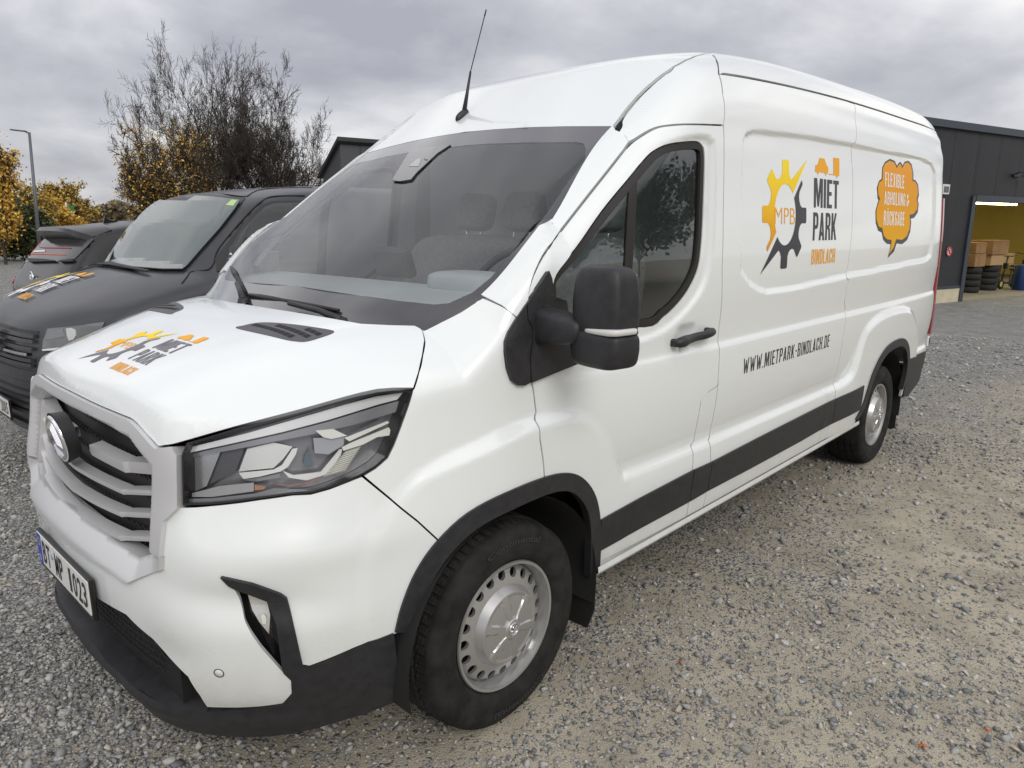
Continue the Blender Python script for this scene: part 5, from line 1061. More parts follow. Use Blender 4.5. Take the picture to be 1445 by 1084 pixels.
# ================================================================ the yard
def ground_z(x, y): return -.41*sstep(8.5, 20.5, np.asarray(x, float))
def wav(x, y):
    return .006*np.sin(1.3*x+.7*y)+.005*np.sin(2.9*y-1.1*x+1.)+.004*np.sin(5.1*x+3.7*y+2.)
def ground_mat():
    def bl(t, p):
        c = N(t, 'ShaderNodeTexCoord'); o = c.outputs['Object']
        big = N(t, 'ShaderNodeTexNoise', i_Scale=.55, i_Detail=6., i_Roughness=.6); L(t, o, big.inputs['Vector'])
        mid = N(t, 'ShaderNodeTexNoise', i_Scale=3.2, i_Detail=6., i_Roughness=.62); L(t, o, mid.inputs['Vector'])
        fine = N(t, 'ShaderNodeTexNoise', i_Scale=160., i_Detail=5., i_Roughness=.7); L(t, o, fine.inputs['Vector'])
        v1 = N(t, 'ShaderNodeTexVoronoi', i_Scale=72.); L(t, o, v1.inputs['Vector']); v2 = N(t, 'ShaderNodeTexVoronoi', i_Scale=31.); L(t, o, v2.inputs['Vector']); v3 = N(t, 'ShaderNodeTexVoronoi', i_Scale=150.); L(t, o, v3.inputs['Vector'])
        dirt = mixc(t, fine.outputs[0], (.285, .25, .185), (.50, .455, .365))
        def grey(v): s = N(t, 'ShaderNodeSeparateColor'); L(t, v.outputs['Color'], s.inputs[0]); return s
        s1, s2, s3 = grey(v1), grey(v2), grey(v3)
        g1 = ramp(t, s1.outputs[0], [(0, (.17, .173, .17)), (.5, (.34, .34, .325)), (1, (.55, .545, .52))]); g2 = ramp(t, s2.outputs[0], [(0, (.20, .203, .20)), (1, (.52, .515, .49))]); g3 = ramp(t, s3.outputs[1], [(0, (.20, .20, .19)), (1, (.52, .50, .46))])
        ed = ramp(t, v1.outputs['Distance'], [(.0, 1.), (.42, .9), (.62, .35)])
        gr = mixc(t, ramp(t, s3.outputs[2], [(.4, 0.), (.6, 1.)]), g1, g3)
        gr = mixc(t, ramp(t, s2.outputs[1], [(.70, 0.), (.78, 1.)]), gr, g2)
        gr = mixc(t, 1., gr, ed, 'MULTIPLY')
        # where the stones lie thick and where the trodden dirt shows
        xs = N(t, 'ShaderNodeSeparateXYZ'); L(t, o, xs.inputs[0])
        thick = math_node(t, 'ADD', math_node(t, 'MULTIPLY', xs.outputs[1], .22), math_node(t, 'MULTIPLY', math_node(t, 'MAXIMUM', math_node(t, 'SUBTRACT', xs.outputs[0], 4.), 0.), .045))
        cov = math_node(t, 'ADD', math_node(t, 'ADD', math_node(t, 'MULTIPLY', big.outputs[0], .75), math_node(t, 'MULTIPLY', mid.outputs[0], .55)), thick)
        cov = ramp(t, cov, [(.62, .22), (1.02, 1.)])
        per = math_node(t, 'ADD', math_node(t, 'MULTIPLY', s1.outputs[1], .75), math_node(t, 'MULTIPLY', s3.outputs[0], .25))
        k = math_node(t, 'LESS_THAN', per, cov)
        col = mixc(t, k, dirt, gr)
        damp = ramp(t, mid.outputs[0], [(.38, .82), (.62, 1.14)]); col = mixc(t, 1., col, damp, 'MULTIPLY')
        L(t, col, p.inputs['Base Color']); p.inputs['Roughness'].default_value = .92
        h = math_node(t, 'ADD', math_node(t, 'MULTIPLY', math_node(t, 'SUBTRACT', 1., v1.outputs['Distance']), k), math_node(t, 'MULTIPLY', fine.outputs[0], .35))
        h = math_node(t, 'ADD', h, math_node(t, 'MULTIPLY', math_node(t, 'SUBTRACT', 1., v3.outputs['Distance']), .3))
        bp = N(t, 'ShaderNodeBump', i_Strength=.9, i_Distance=.012); L(t, h, bp.inputs['Height']); L(t, bp.outputs[0], p.inputs['Normal'])
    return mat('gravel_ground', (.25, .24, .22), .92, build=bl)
gx = np.concatenate([np.linspace(-400, -60, 6), np.linspace(-40, -8, 8), np.arange(-6, 14, .2), np.arange(14, 34, 1.), np.linspace(36, 60, 6), np.linspace(90, 500, 6)]); gy = np.concatenate([np.linspace(-400, -60, 6), np.linspace(-40, -8, 8), np.arange(-6, 10, .2), np.arange(10, 60, 2.), np.linspace(90, 500, 6)])
X_, Y_ = np.meshgrid(gx, gy, indexing='ij'); near_ = ((X_ > -7) & (X_ < 15) & (Y_ > -7) & (Y_ < 11)); Z_ = ground_z(X_, Y_)+np.where(near_, wav(X_, Y_), 0)
ny = len(gy); gv = np.stack([X_.ravel(), Y_.ravel(), Z_.ravel()], 1); gf = [(i*ny+j, (i+1)*ny+j, (i+1)*ny+j+1, i*ny+j+1) for i in range(len(gx)-1) for j in range(ny-1)]
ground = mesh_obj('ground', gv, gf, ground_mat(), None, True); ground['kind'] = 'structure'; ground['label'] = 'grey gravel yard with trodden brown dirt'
# loose stones: a few shapes, many sizes
def stone_shape(k):
    r = np.random.default_rng(100+k); d = r.normal(size=(13, 3)); d /= np.linalg.norm(d, axis=1)[:, None]; d *= r.uniform(.82, 1.12, (13, 1)); d *= [1., r.uniform(.6, .85), r.uniform(.42, .62)]
    bm = bmesh.new(); [bm.verts.new(p) for p in d]; bmesh.ops.convex_hull(bm, input=bm.verts); bmesh.ops.delete(bm, geom=[v for v in bm.verts if not v.link_faces], context='VERTS'); bmesh.ops.triangulate(bm, faces=bm.faces)
    bm.verts.index_update(); V = np.array([v.co[:] for v in bm.verts]); F = np.array([[v.index for v in f.verts] for f in bm.faces]); bm.free(); return V, F
STONES = [stone_shape(k) for k in range(9)]
def stone_mat():
    def bl(t, p):
        c = N(t, 'ShaderNodeTexCoord'); n = N(t, 'ShaderNodeTexNoise', i_Scale=45., i_Detail=5., i_Roughness=.65); L(t, c.outputs['Object'], n.inputs['Vector'])
        g = N(t, 'ShaderNodeNewGeometry'); r1 = ramp(t, g.outputs['Random Per Island'], [(0, (.14, .145, .147)), (.22, (.21, .215, .213)), (.6, (.33, .33, .32)), (.82, (.44, .437, .415)), (.9, (.42, .37, .30)), (1, (.52, .515, .49))])
        L(t, mixc(t, 1., r1, ramp(t, n.outputs[0], [(.3, .72), (.7, 1.2)]), 'MULTIPLY'), p.inputs['Base Color'])
        bp = N(t, 'ShaderNodeBump', i_Strength=.5, i_Distance=.004); L(t, n.outputs[0], bp.inputs['Height']); L(t, bp.outputs[0], p.inputs['Normal'])
    return mat('gravel_stone', (.22, .22, .21), .85, build=bl)
STONE = stone_mat()
def hash_noise(x, y, s):
    r = np.random.default_rng(s); o = 0
    for k in range(5): a, b, c = r.uniform(-1, 1, 3)*(2.2+k*1.3); o = o+np.sin(a*x+b*y+c*3)/(1+.5*k)
    return o
def scatter(n, d0, d1, smin, smed, smax_, seed):
    r = np.random.default_rng(seed); az = YAW+r.uniform(-.82, .82, n); d = np.sqrt(r.uniform(d0*d0, d1*d1, n)); x = CAM[0]+np.sin(az)*d; y = CAM[1]+np.cos(az)*d
    cov = .26+.50*sstep(.0, 2.2, y)+.12*sstep(3.5, 7., x)+.07*hash_noise(x, y, 5)+.30*(x < .25); k = r.uniform(0, 1, n) < cov
    under = (x > .6) & (x < 5.6) & (y > .35) & (y < 1.8); k &= ~under | (r.uniform(0, 1, n) < .3)
    for xw, yw in ((1., .17), (4.75, .17), (1., 1.89), (4.75, 1.89)): k &= ~((np.abs(x-xw) < .17) & (np.abs(y-yw) < .17))
    x, y = x[k], y[k]; s = np.clip(smed*np.exp(r.normal(0, .48, len(x))), smin, smax_); return x, y, s
sets = [scatter(62000, 1.1, 3.2, .003, .0062, .024, 1), scatter(52000, 3.2, 6.5, .0055, .0095, .026, 2), scatter(30000, 6.5, 14., .010, .015, .034, 3)]
SX = np.concatenate([s[0] for s in sets]); SY = np.concatenate([s[1] for s in sets]); SS = np.concatenate([s[2] for s in sets])
big_r = np.random.default_rng(77); nb = 420; azb = YAW+big_r.uniform(-.75, .75, nb); db = np.sqrt(big_r.uniform(1.2**2, 5.5**2, nb)); bxs, bys = CAM[0]+np.sin(azb)*db, CAM[1]+np.cos(azb)*db; bss = np.clip(.0140*np.exp(big_r.normal(0, .32, nb))*(.8+.10*db), .011, .042)
okb = ~((bxs > .55) & (bxs < 5.5) & (bys > .0) & (bys < 2.05)); bxs, bys, bss = bxs[okb][:300], bys[okb][:300], bss[okb][:300]
def gh(x, y): return ground_z(x, y)+wav(x, y)
def rand_rot(n, r):
    a = r.uniform(0, 2*np.pi, n); b = r.normal(0, .35, n); c = r.normal(0, .35, n); ca, sa, cb, sb, cc, sc = np.cos(a), np.sin(a), np.cos(b), np.sin(b), np.cos(c), np.sin(c); z = np.zeros(n); o = np.ones(n)
    Rz = np.stack([np.stack([ca, -sa, z], 1), np.stack([sa, ca, z], 1), np.stack([z, z, o], 1)], 1); Ry = np.stack([np.stack([cb, z, sb], 1), np.stack([z, o, z], 1), np.stack([-sb, z, cb], 1)], 1); Rx = np.stack([np.stack([o, z, z], 1), np.stack([z, cc, -sc], 1), np.stack([z, sc, cc], 1)], 1)
    return Rz@Ry@Rx
rr = np.random.default_rng(9); kind = rr.integers(0, len(STONES), len(SX)); AV = []; AFc = []; off_ = 0
for k, (V, F) in enumerate(STONES):
    m_ = kind == k; n_ = m_.sum(); Rm = rand_rot(n_, rr); P = np.einsum('nij,vj->nvi', Rm, V)*SS[m_][:, None, None]; base = np.stack([SX[m_], SY[m_], gh(SX[m_], SY[m_])+SS[m_]*rr.uniform(.05, .35, n_)], 1); P = P+base[:, None, :]
    AV.append(P.reshape(-1, 3)); AFc.append((F[None]+(np.arange(n_)*len(V))[:, None, None]).reshape(-1, 3)+off_); off_ += n_*len(V)
AV = np.vstack(AV).astype(np.float32); AFc = np.vstack(AFc).astype(np.int32)
gm_ = bpy.data.meshes.new('gravel'); gm_.vertices.add(len(AV)); gm_.vertices.foreach_set('co', AV.ravel()); gm_.loops.add(AFc.size); gm_.loops.foreach_set('vertex_index', AFc.ravel()); gm_.polygons.add(len(AFc)); gm_.polygons.foreach_set('loop_start', np.arange(0, AFc.size, 3, dtype=np.int32)); gm_.update(calc_edges=True); gm_.materials.append(STONE)
gr_ = link(bpy.data.objects.new('gravel', gm_)); gr_['kind'] = 'stuff'; gr_['label'] = 'loose grey crushed stone lying on the yard'
SM_ = []
for k, (V, F) in enumerate(STONES):
    for tone in range(3):
        me = bpy.data.meshes.new('stone'); me.from_pydata([tuple(p) for p in V], [], [tuple(f) for f in F]); me.update(); me.materials.append(mat('stone_tone_%d' % tone, [(.20, .205, .21), (.34, .34, .33), (.42, .415, .39)][tone], .85, build=noise_col([(.15, .153, .157), (.27, .27, .26), (.36, .355, .335)][tone], [(.26, .267, .27), (.42, .42, .405), (.50, .495, .47)][tone], 3., 6., .5, 9.))); SM_.append(me)
for x, y, s in zip(bxs, bys, bss):
    o = bpy.data.objects.new('stone', SM_[random.randrange(len(SM_))]); C.objects.link(o); o.parent = ground; o.scale = (s*random.uniform(.8, 1.25), s, s); o.rotation_euler = (random.gauss(0, .25), random.gauss(0, .25), random.uniform(0, 6.28)); o.location = (x, y, float(gh(x, y))+s*.22)
# fallen leaves
LEAFO = mat('fallen_leaf', (.42, .12, .03), .7)
for k, (px, s) in enumerate((((1300, 1061), .022), ((1390, 1040), .016), ((960, 938), .014))):
    P = px_plane([px], 2, .0)[0]; b = MB(); n = 9; b.add([(s*(.5+.5*math.sin(i*2.1+k))*math.cos(i*.7), s*(.6+.3*math.cos(i*1.7+k))*math.sin(i*.7), .003*math.sin(i*1.9)) for i in range(n)]+[(0, 0, .007)], [(i, (i+1) % n, n) for i in range(n)]); o = b.build('fallen_leaf', LEAFO, None); o.location = (P[0], P[1], float(gh(P[0], P[1]))+.012); tag(o, ['bright orange leaf lying on dirt away from the van', 'small dull orange leaf lying near the bright orange leaf', 'tiny brown leaf on the gravel below the sliding door'][k], 'leaf', 'leaves lying on the gravel')

# ================================================================ warehouse with an open gate
WK = 1.25
def far_pt(px, k, ax, val): return CAM+(px_plane([px], ax, val)[0]-CAM)*k
A0 = CAM+(np.array([17.26, 2.64, 0.])-CAM)*WK; WD = np.array([.961, -.277]); WANG = math.atan2(WD[1], WD[0]); BASE = float(A0[2])
wh_ = thing('warehouse', 'dark grey clad warehouse with an open gate and yellow lit inside', 'warehouse', (A0[0], A0[1], BASE), WANG)
CLAD = mat('cladding_grey', (.024, .026, .030), .55, .2, build=noise_col((.021, .023, .027), (.029, .031, .036), 1.2, 4., .12, 240.)); TRIMB = mat('trim_blue_grey', (.055, .068, .085), .45, .4); CREAM = mat('plinth_cream', (.56, .50, .36), .8, build=noise_col((.48, .43, .30), (.60, .54, .40), 3., 5.))
HTOP, DTOP, DL, DR = 4.58, 2.78, 1.36, 12.2     # metres above the yard at the gate
def wbox(name, x0, x1, y0, y1, z0, z1, m_, par=wh_, bev=0.): b = MB(); b.box(((x0+x1)/2, (y0+y1)/2, (z0+z1)/2), (x1-x0, y1-y0, z1-z0), None, bev); return b.build(name, m_, par)
pw = 1.16; x0_ = -2.24
for k in range(16):
    a, b_ = x0_+k*pw, x0_+(k+1)*pw-.012
    if b_ < DL or a > DR: wbox('cladding_panel', a, b_, 0, .12, .42, HTOP, CLAD)
    elif a < DL: wbox('cladding_panel', a, DL-.04, 0, .12, .42, HTOP, CLAD); wbox('cladding_panel', DL-.03, b_, 0, .12, DTOP, HTOP, CLAD)
    else: wbox('cladding_panel', a, b_, 0, .12, DTOP, HTOP, CLAD)
wbox('plinth', x0_, DL-.06, -.02, .14, -.2, .40, CREAM); wbox('plinth', DR+.1, 16.2, -.02, .14, -.2, .40, CREAM); wbox('base_trim', x0_, DL-.06, -.03, .0, .38, .46, TRIMB)
wbox('roof_edge', x0_-.1, 16.2, -.10, .25, HTOP-.02, HTOP+.16, TRIMB); wbox('gate_frame', DL-.12, DL+.06, -.05, .35, 0, DTOP+.12, TRIMB); wbox('gate_frame', DL+.06, DR, -.06, .35, DTOP-.02, DTOP+.14, TRIMB); wbox('roof', x0_, 16.2, .2, 16., HTOP-.05, HTOP+.05, mat('roof_dark', (.04, .04, .045), .7))
YELW = mat('inner_wall_yellow', (.62, .50, .17), .7); wbox('inner_wall', -2., 15.6, 9.0, 9.2, 0, HTOP-.1, YELW); wbox('inner_wall', -1.0, -.8, .2, 9., 0, HTOP-.1, mat('inner_wall_pale', (.55, .47, .22), .7)); wbox('inner_wall', 15.6, 15.8, .2, 9., 0, HTOP-.1, YELW); wbox('floor', -1., 15.6, .0, 9., -.06, .012, mat('hall_floor', (.22, .20, .17), .6)); wbox('ceiling', -1., 15.6, .2, 9., HTOP-.12, HTOP-.08, mat('hall_ceiling', (.05, .05, .05), .8)); wbox('back_wall', x0_, 16.2, 15.9, 16.1, 0, HTOP, CLAD)
for y in (2.2, 5.2): wbox('ceiling_beam', -1., 15.6, y, y+.25, DTOP+.35, DTOP+.75, mat('beam_dark', (.05, .05, .045), .6))
wbox('steel_column', .45, .7, 6.8, 7.05, 0, HTOP-.1, mat('beam_dark'))
def emis(name, col, s):
    def bl(t, p): p.inputs['Emission Color'].default_value = (*col, 1); p.inputs['Emission Strength'].default_value = s
    return mat(name, col, .5, build=bl)
TUBE = emis('tube_light', (1., .86, .38), 14.)
for y in (1.6, 3.6, 6.4): wbox('tube_lamp', 1.8, 11.5, y, y+.10, DTOP+.30-.05*y, DTOP+.36-.05*y, TUBE)
# small things on the wall
def wall_local(px):
    """a point of the photograph on the warehouse's front wall, in its own coordinates"""
    n = np.array([-WD[1], WD[0], 0]); d = rays([px])[0]; t = ((np.array([A0[0], A0[1], 0])-CAM)@n)/(d@n); P = CAM+d*t; return (P[0]-A0[0])*WD[0]+(P[1]-A0[1])*WD[1], P[2]-BASE
def to_world(x, y, z): c, s = math.cos(WANG), math.sin(WANG); return (A0[0]+x*c-y*s, A0[1]+x*s+y*c, BASE+z)
lx, lz = wall_local((1331, 267.5)); sb = thing('wall_lamp', 'small white framed lamp on the dark cladding beside the van', 'lamp', to_world(lx, -.02, lz), WANG)
b = MB(); b.box((0, -.02, 0), (.34, .08, .26), None, .01); b.build('lamp_frame', mat('lamp_white_frame', (.66, .66, .64), .5), sb); b = MB(); b.box((.0, -.065, 0), (.22, .02, .15), None, .005); b.build('lamp_glass', mat('lamp_dark_glass', (.10, .11, .12), .2), sb)
lx, lz = wall_local((1338.5, 355)); rs_ = thing('round_sign', 'small round red and white prohibition sign on the cladding', 'sign', to_world(lx, -.015, lz), WANG)
b = MB(); b.lathe([(0, 0), (.13, 0), (.13, .012)], 28, 'y'); b.v = [(p[0], -p[1], p[2]) for p in b.v]; b.build('sign_disc', mat('sign_white', (.7, .7, .7), .5), rs_)
b = MB(); b.lathe([(.095, -.014), (.13, -.014)], 28, 'y'); b.build('sign_ring', mat('sign_red', (.55, .02, .03), .5), rs_); b = MB(); b.box((0, -.0145, 0), (.19, .003, .024), Matrix.Rotation(R_(45), 3, 'Y')); b.build('sign_bar', mat('sign_red2', (.5, .02, .03), .5), rs_); b = MB(); b.box((0.01, -.0135, -.01), (.035, .002, .10)); b.build('sign_figure', mat('plate_black'), rs_)
lx, lz = wall_local((1432, 248)); fl_ = thing('gooseneck_lamp', 'black outdoor flood light bracket above the gate', 'lamp', to_world(lx, -.02, lz), WANG)
b = MB(); b.box((0, -.02, 0), (.34, .05, .09), None, .01); b.build('bracket', mat('plate_black'), fl_); b = MB(); b.tube([(-.1, -.03, .03), (-.06, -.16, .10), (.06, -.22, .06)], .018, 6); b.build('arm', mat('plate_black'), fl_); b = MB(); b.lathe([(.03, .10), (.07, .06), (.13, 0.), (.12, 0)], 20, 'z', (.12, -.26, -.03)); b.build('shade', mat('plate_black'), fl_)
# goods inside the gate, placed where the view through the gate meets them
def inside(pxx, yl):
    n = np.array([-WD[1], WD[0]]); d = rays([(pxx, 400)])[0][:2]; t = (yl-((CAM[:2]-A0[:2])@n))/(d@n); P = CAM[:2]+d*t; return float((P-A0[:2])@WD)
def to_world_in(pxx, yl, z): return to_world(inside(pxx, yl), yl, z)
TYB = mat('stack_tyre', (.018, .018, .018), .8); CARD = mat('cardboard', (.30, .17, .075), .85, build=noise_col((.25, .14, .06), (.34, .20, .09), 3., 4.)); CARD2 = mat('cardboard_pale', (.42, .28, .14), .85)
tl_ = ['lowest', 'second', 'third', 'topmost']
for j, (sx, sy) in enumerate(((inside(1366, 1.4), 1.4), (inside(1391, 1.6), 1.6))):
    for k in range(4):
        t = thing('stacked_tyre', 'black tyre, %s of the stack %s the warehouse gate' % (tl_[k], 'against the frame of' if j == 0 else 'farther inside'), 'tyre', to_world(sx, sy, .012+k*.205), WANG, 'tyres stacked inside the gate')
        b = MB(); b.lathe([(.20, .0), (.25, -.0), (.31, .01), (.33, .05), (.33, .15), (.31, .19), (.25, .20), (.20, .20), (.19, .10)], 32, 'z', close=True); b.build('casing', TYB, t); b = MB(); b.lathe([(.332, .06), (.338, .075), (.338, .125), (.332, .14)], 32, 'z'); b.build('tread_band', TYB, t)
for nm, x, y, z, sx, sy, sz, m_ in (('brown cardboard box on the tyre stack by the gate frame', inside(1365, 1.4), 1.4, .84, .62, .6, .40, CARD), ('flat brown box on top of the stack by the gate frame', inside(1365, 1.4), 1.4, 1.25, .58, .55, .34, CARD), ('pale cardboard box lying on the inner tyre stack', inside(1389, 1.6), 1.6, .84, .80, .6, .34, CARD2), ('wide brown box on top of the pale box', inside(1389, 1.6), 1.6, 1.19, 1.0, .7, .46, CARD), ('pale long box beside the tyres in the gate', inside(1407, 2.3), 2.3, .80, .8, .5, .36, CARD2)):
    t = thing('cardboard_box', nm, 'box', to_world(x, y, z), WANG, 'boxes inside the gate'); b = MB(); b.box((0, 0, sz/2), (sx, sy, sz), None, .01); b.build('carton', m_, t); b = MB(); b.box((0, 0, sz+.001), (sx*.98, .05, .003)); b.build('tape', mat('box_tape', (.5, .4, .25), .4), t)
t = thing('rack_shelf', 'low steel shelf under the pale box in the gate', 'shelf', to_world_in(1407, 2.3, .012), WANG)
for dx in (-.38, .38):
    for dy in (-.22, .22): b = MB(); b.box((dx, dy, .39), (.04, .04, .78)); b.build('post', mat('beam_dark'), t)
b = MB(); b.box((0, 0, .77), (.84, .5, .03)); b.build('shelf_board', CARD2, t)
def scooter(x, y, lab, flip=1, col=(.02, .02, .02)):
    t = thing('kick_scooter', lab, 'scooter', to_world(x, y, .012), WANG, 'scooters inside the gate'); fm = mat('scooter_frame', col, .4)
    for wx, nm in ((-.42*flip, 'front_wheel'), (.42*flip, 'rear_wheel')):
        b = MB(); b.lathe([(.09, -.03), (.15, -.035), (.165, 0), (.15, .035), (.09, .03)], 24, 'y', (wx, 0, .165)); w_ = b.build(nm, TYB, t); b = MB(); b.lathe([(0, -.02), (.085, -.03), (.095, 0)], 20, 'y', (wx, 0, .165)); b.build('rim', mat('rim_yellow', (.7, .55, .12), .4), w_)
    b = MB(); b.tube([(-.42*flip, 0, .17), (-.30*flip, 0, .62), (-.20*flip, 0, 1.10)], .028, 8); b.build('steering_column', fm, t); b = MB(); b.tube([(-.24*flip, -.30, 1.14), (-.20*flip, -.12, 1.10), (-.20*flip, .12, 1.10), (-.24*flip, .30, 1.14)], .016, 6); b.build('handlebar', fm, t)
    b = MB(); b.box((.05*flip, 0, .20), (.74, .18, .05), None, .015); b.build('deck', fm, t); b = MB(); b.box((-.27*flip, 0, .78), (.10, .14, .20), None, .02); b.build('front_box', fm, t)
    b = MB(); b.tube([(.36*flip, 0, .22), (.30*flip, 0, .62)], .02, 6); b.build('seat_post', fm, t); b = MB(); V, F = superbox((.30*flip, 0, .66), (.16, .10, .05), .6, None, 14, 8); b.add(V, F, True); b.build('saddle', fm, t)
scooter(inside(1421, 1.5), 1.5, 'black scooter with yellow rims standing behind the gate frame'); scooter(inside(1436, 2.4), 2.4, 'black scooter standing beside the blue drum', -1)
t = thing('blue_drum', 'blue upright drum with white label inside the gate', 'drum', to_world_in(1441, 1.0, .012), WANG); b = MB(); b.lathe([(0, 0), (.24, .0), (.25, .03), (.25, .80), (.23, .84), (.0, .85)], 28, 'z'); b.build('barrel', mat('drum_blue', (.01, .035, .13), .4), t); b = MB(); b.add([(.252*math.cos(a), .252*math.sin(a), z) for a in np.linspace(R_(225), R_(285), 8) for z in (.28, .6)], [(2*i, 2*i+2, 2*i+3, 2*i+1) for i in range(7)], True); b.build('drum_label', mat('sign_white'), t)

# ================================================================ other vehicles: shells cast from smooth body functions
def capsule_shell(name, f, x0, x1, yc, zc, m, parent, nth=110, nph=34, nx=50):
    th = np.linspace(0, 2*np.pi, nth+1)[:-1]; O = []; D = []
    for ph in np.linspace(.04, np.pi/2, nph): O += [(x0, yc, zc)]*nth; D += [(-math.cos(ph), math.sin(ph)*math.cos(t), math.sin(ph)*math.sin(t)) for t in th]
    for x in np.linspace(x0, x1, nx+2)[1:-1]: O += [(x, yc, zc)]*nth; D += [(0, math.cos(t), math.sin(t)) for t in th]
    for ph in np.linspace(np.pi/2, .04, nph): O += [(x1, yc, zc)]*nth; D += [(math.cos(ph), math.sin(ph)*math.cos(t), math.sin(ph)*math.sin(t)) for t in th]
    O = np.array(O); D = np.array(D); P = along(O, D, np.zeros(len(O)), np.full(len(O), 3.2), f); nr = len(P)//nth; F = [(i*nth+k, i*nth+(k+1) % nth, (i+1)*nth+(k+1) % nth, (i+1)*nth+k) for i in range(nr-1) for k in range(nth)]
    F += [tuple(range(nth))[::-1], tuple((nr-1)*nth+k for k in range(nth))]; o = mesh_obj(name, P, F, m, parent, True); bm = bmesh.new(); bm.from_mesh(o.data); bmesh.ops.recalc_face_normals(bm, faces=bm.faces); bm.to_mesh(o.data); bm.free(); return o
def side_patch(name, poly, f, yc, m, parent, off=.004, step=.05, skirt=.004):
    """outline in (x, z), laid on both flanks"""
    for s in (-1, 1):
        q, F, bnd = tri_fill([np.array(poly, float)], step); n = len(q); P = along(np.stack([q[:, 0], np.full(n, yc), q[:, 1]], 1), np.array([[0, float(s), 0]]), np.zeros(n), np.full(n, 1.6), f); Nn = grad(f, P); P = P+Nn*off
        a, b, c = P[F[:, 0]], P[F[:, 1]], P[F[:, 2]]; fl = (np.cross(b-a, c-a)*Nn[F[:, 0]]).sum(1) < 0; F[fl] = F[fl][:, ::-1]; mesh_obj(name, P, [tuple(t) for t in F], m, parent, True)
def patch(name, poly, f, m, parent, off=.004, z3=None, step=5., skirt=.006): return pxpatch(name, poly, f, m, parent, -off, step, skirt, False, z3)
# ---- the dark grey van parked alongside
T_X, T_Y = .50, 4.10
T_H = Pchip([(-.1, .90), (.0, 1.0), (.05, 1.04), (.15, 1.105), (.3, 1.18), (.6, 1.282), (.9, 1.352), (1.2, 1.40)]); T_R = Pchip([(.9, 1.30), (1.2, 1.70), (1.38, 1.845), (1.5, 1.875), (1.8, 1.918), (2.3, 1.945), (3.5, 1.95), (4.4, 1.93), (4.75, 1.87), (4.9, 1.6)])
T_N = Pchip([(.2, .14), (.35, .05), (.5, .01), (.7, .0), (.85, .015), (.95, .035), (1.05, .07), (1.2, .2)]); T_W = Pchip([(.2, .90), (.4, .945), (.8, .955), (1.1, .95), (1.25, .935), (1.5, .875), (1.75, .80), (1.9, .735), (2.05, .66)])
def f_grey(P):
    X = (P[:, 0]-T_X)+(P[:, 1]-T_Y)*.06; Y = np.abs((P[:, 1]-T_Y)-(P[:, 0]-T_X)*.06*0); z = P[:, 2]
    side = Y-T_W(z)-.0*X; nose = T_N(z)+.30*(Y/.95)**3.2-X; hood = (z-(T_H(X)-.10*np.clip(Y/.93, 0, 1.2)**3.5+.012*sstep(.50, .40, Y)*0))*.85
    ws = (.865+(z-1.35)*.985+.035*(Y/.75)**2-X)*.68; roof = (z-(T_R(X)-.07*(Y/.75)**4))*.8; rear = X-4.88+.02*z; bot = .26-z
    top = np.minimum(hood, np.maximum(ws, roof)); return smax(smax(smax(side, nose, .06), top, .045), smax(rear, bot, .05), .04)
GREYP = mat('anthracite_paint', (.038, .040, .046), .42, .3, coat=.25, build=noise_col((.034, .036, .042), (.042, .044, .05), 2., 3.)); GBLK = mat('grey_van_black', (.012, .012, .013), .4)
gv_ = thing('delivery_van', 'anthracite grey van with white and orange logo on its bonnet', 'van', (T_X+1., T_Y, 0.))
capsule_shell('body', f_grey, T_X+1.5, T_X+4.0, T_Y, .85, GREYP, gv_)
ZG_ = (0, 220, 3.0104)
GWS = thin_glass('grey_van_glass', (.55, .66, .62), 1.52, 2.2)
def see_through(name, tint_dark):
    """tinted glass over a dark cab"""
    def bl(t, p): p.inputs['Specular IOR Level'].default_value = .6
    return mat(name, tint_dark, .04, coat=.5, build=bl)
GLW = see_through('tinted_screen', (.10, .125, .12)); GLS = see_through('tinted_side_glass', (.015, .018, .018))
patch('windscreen_border', [(305, 452), (330, 420), (420, 345), (520, 258), (600, 195), (645, 163), (750, 157), (900, 162), (1040, 178), (1022, 205), (960, 290), (880, 385), (805, 468), (785, 488), (700, 487), (500, 472), (360, 458)], f_grey, GBLK, gv_, .004, ZG_)
wsp = patch('windscreen', [(325, 448), (420, 362), (520, 274), (610, 202), (650, 175), (690, 188), (790, 190), (830, 168), (900, 172), (1018, 186), (998, 220), (930, 308), (850, 398), (795, 462), (775, 478), (690, 478), (500, 464), (370, 452)], f_grey, GLW, gv_, .020, ZG_)
patch('toll_sticker', [(958, 208), (985, 186), (1008, 188), (990, 212)], f_grey, mat('sticker_green', (.45, .62, .25), .5), gv_, .022, ZG_, 4., .001)
ZG2 = (250, 250, 7.225)
patch('window_seal', [(385, 830), (430, 765), (520, 655), (640, 500), (760, 370), (860, 285), (960, 248), (1060, 240), (1500, 238), (1500, 900), (400, 960)], f_grey, GBLK, gv_, .004, ZG2, 4.); patch('side_window', [(530, 720), (640, 585), (730, 470), (820, 370), (900, 300), (980, 268), (1060, 262), (1500, 260), (1500, 860), (520, 900)], f_grey, GLS, gv_, .014, ZG2, 4.)
side_patch('side_window', [(3.3, 1.30), (3.3, 1.76), (5.1, 1.76), (5.2, 1.30)], f_grey, T_Y, GLS, gv_)
b = MB()
ln = hit([(250+a/7.225, 250+c/7.225) for a, c in [(380, 860), (395, 790), (440, 710), (560, 560), (700, 400), (820, 280), (920, 215), (1030, 195), (1300, 190)]], f_grey); b.tube([tuple(p) for p in catmull(ln, 4)], .006, 5); b.build('door_gap', DARK, gv_)
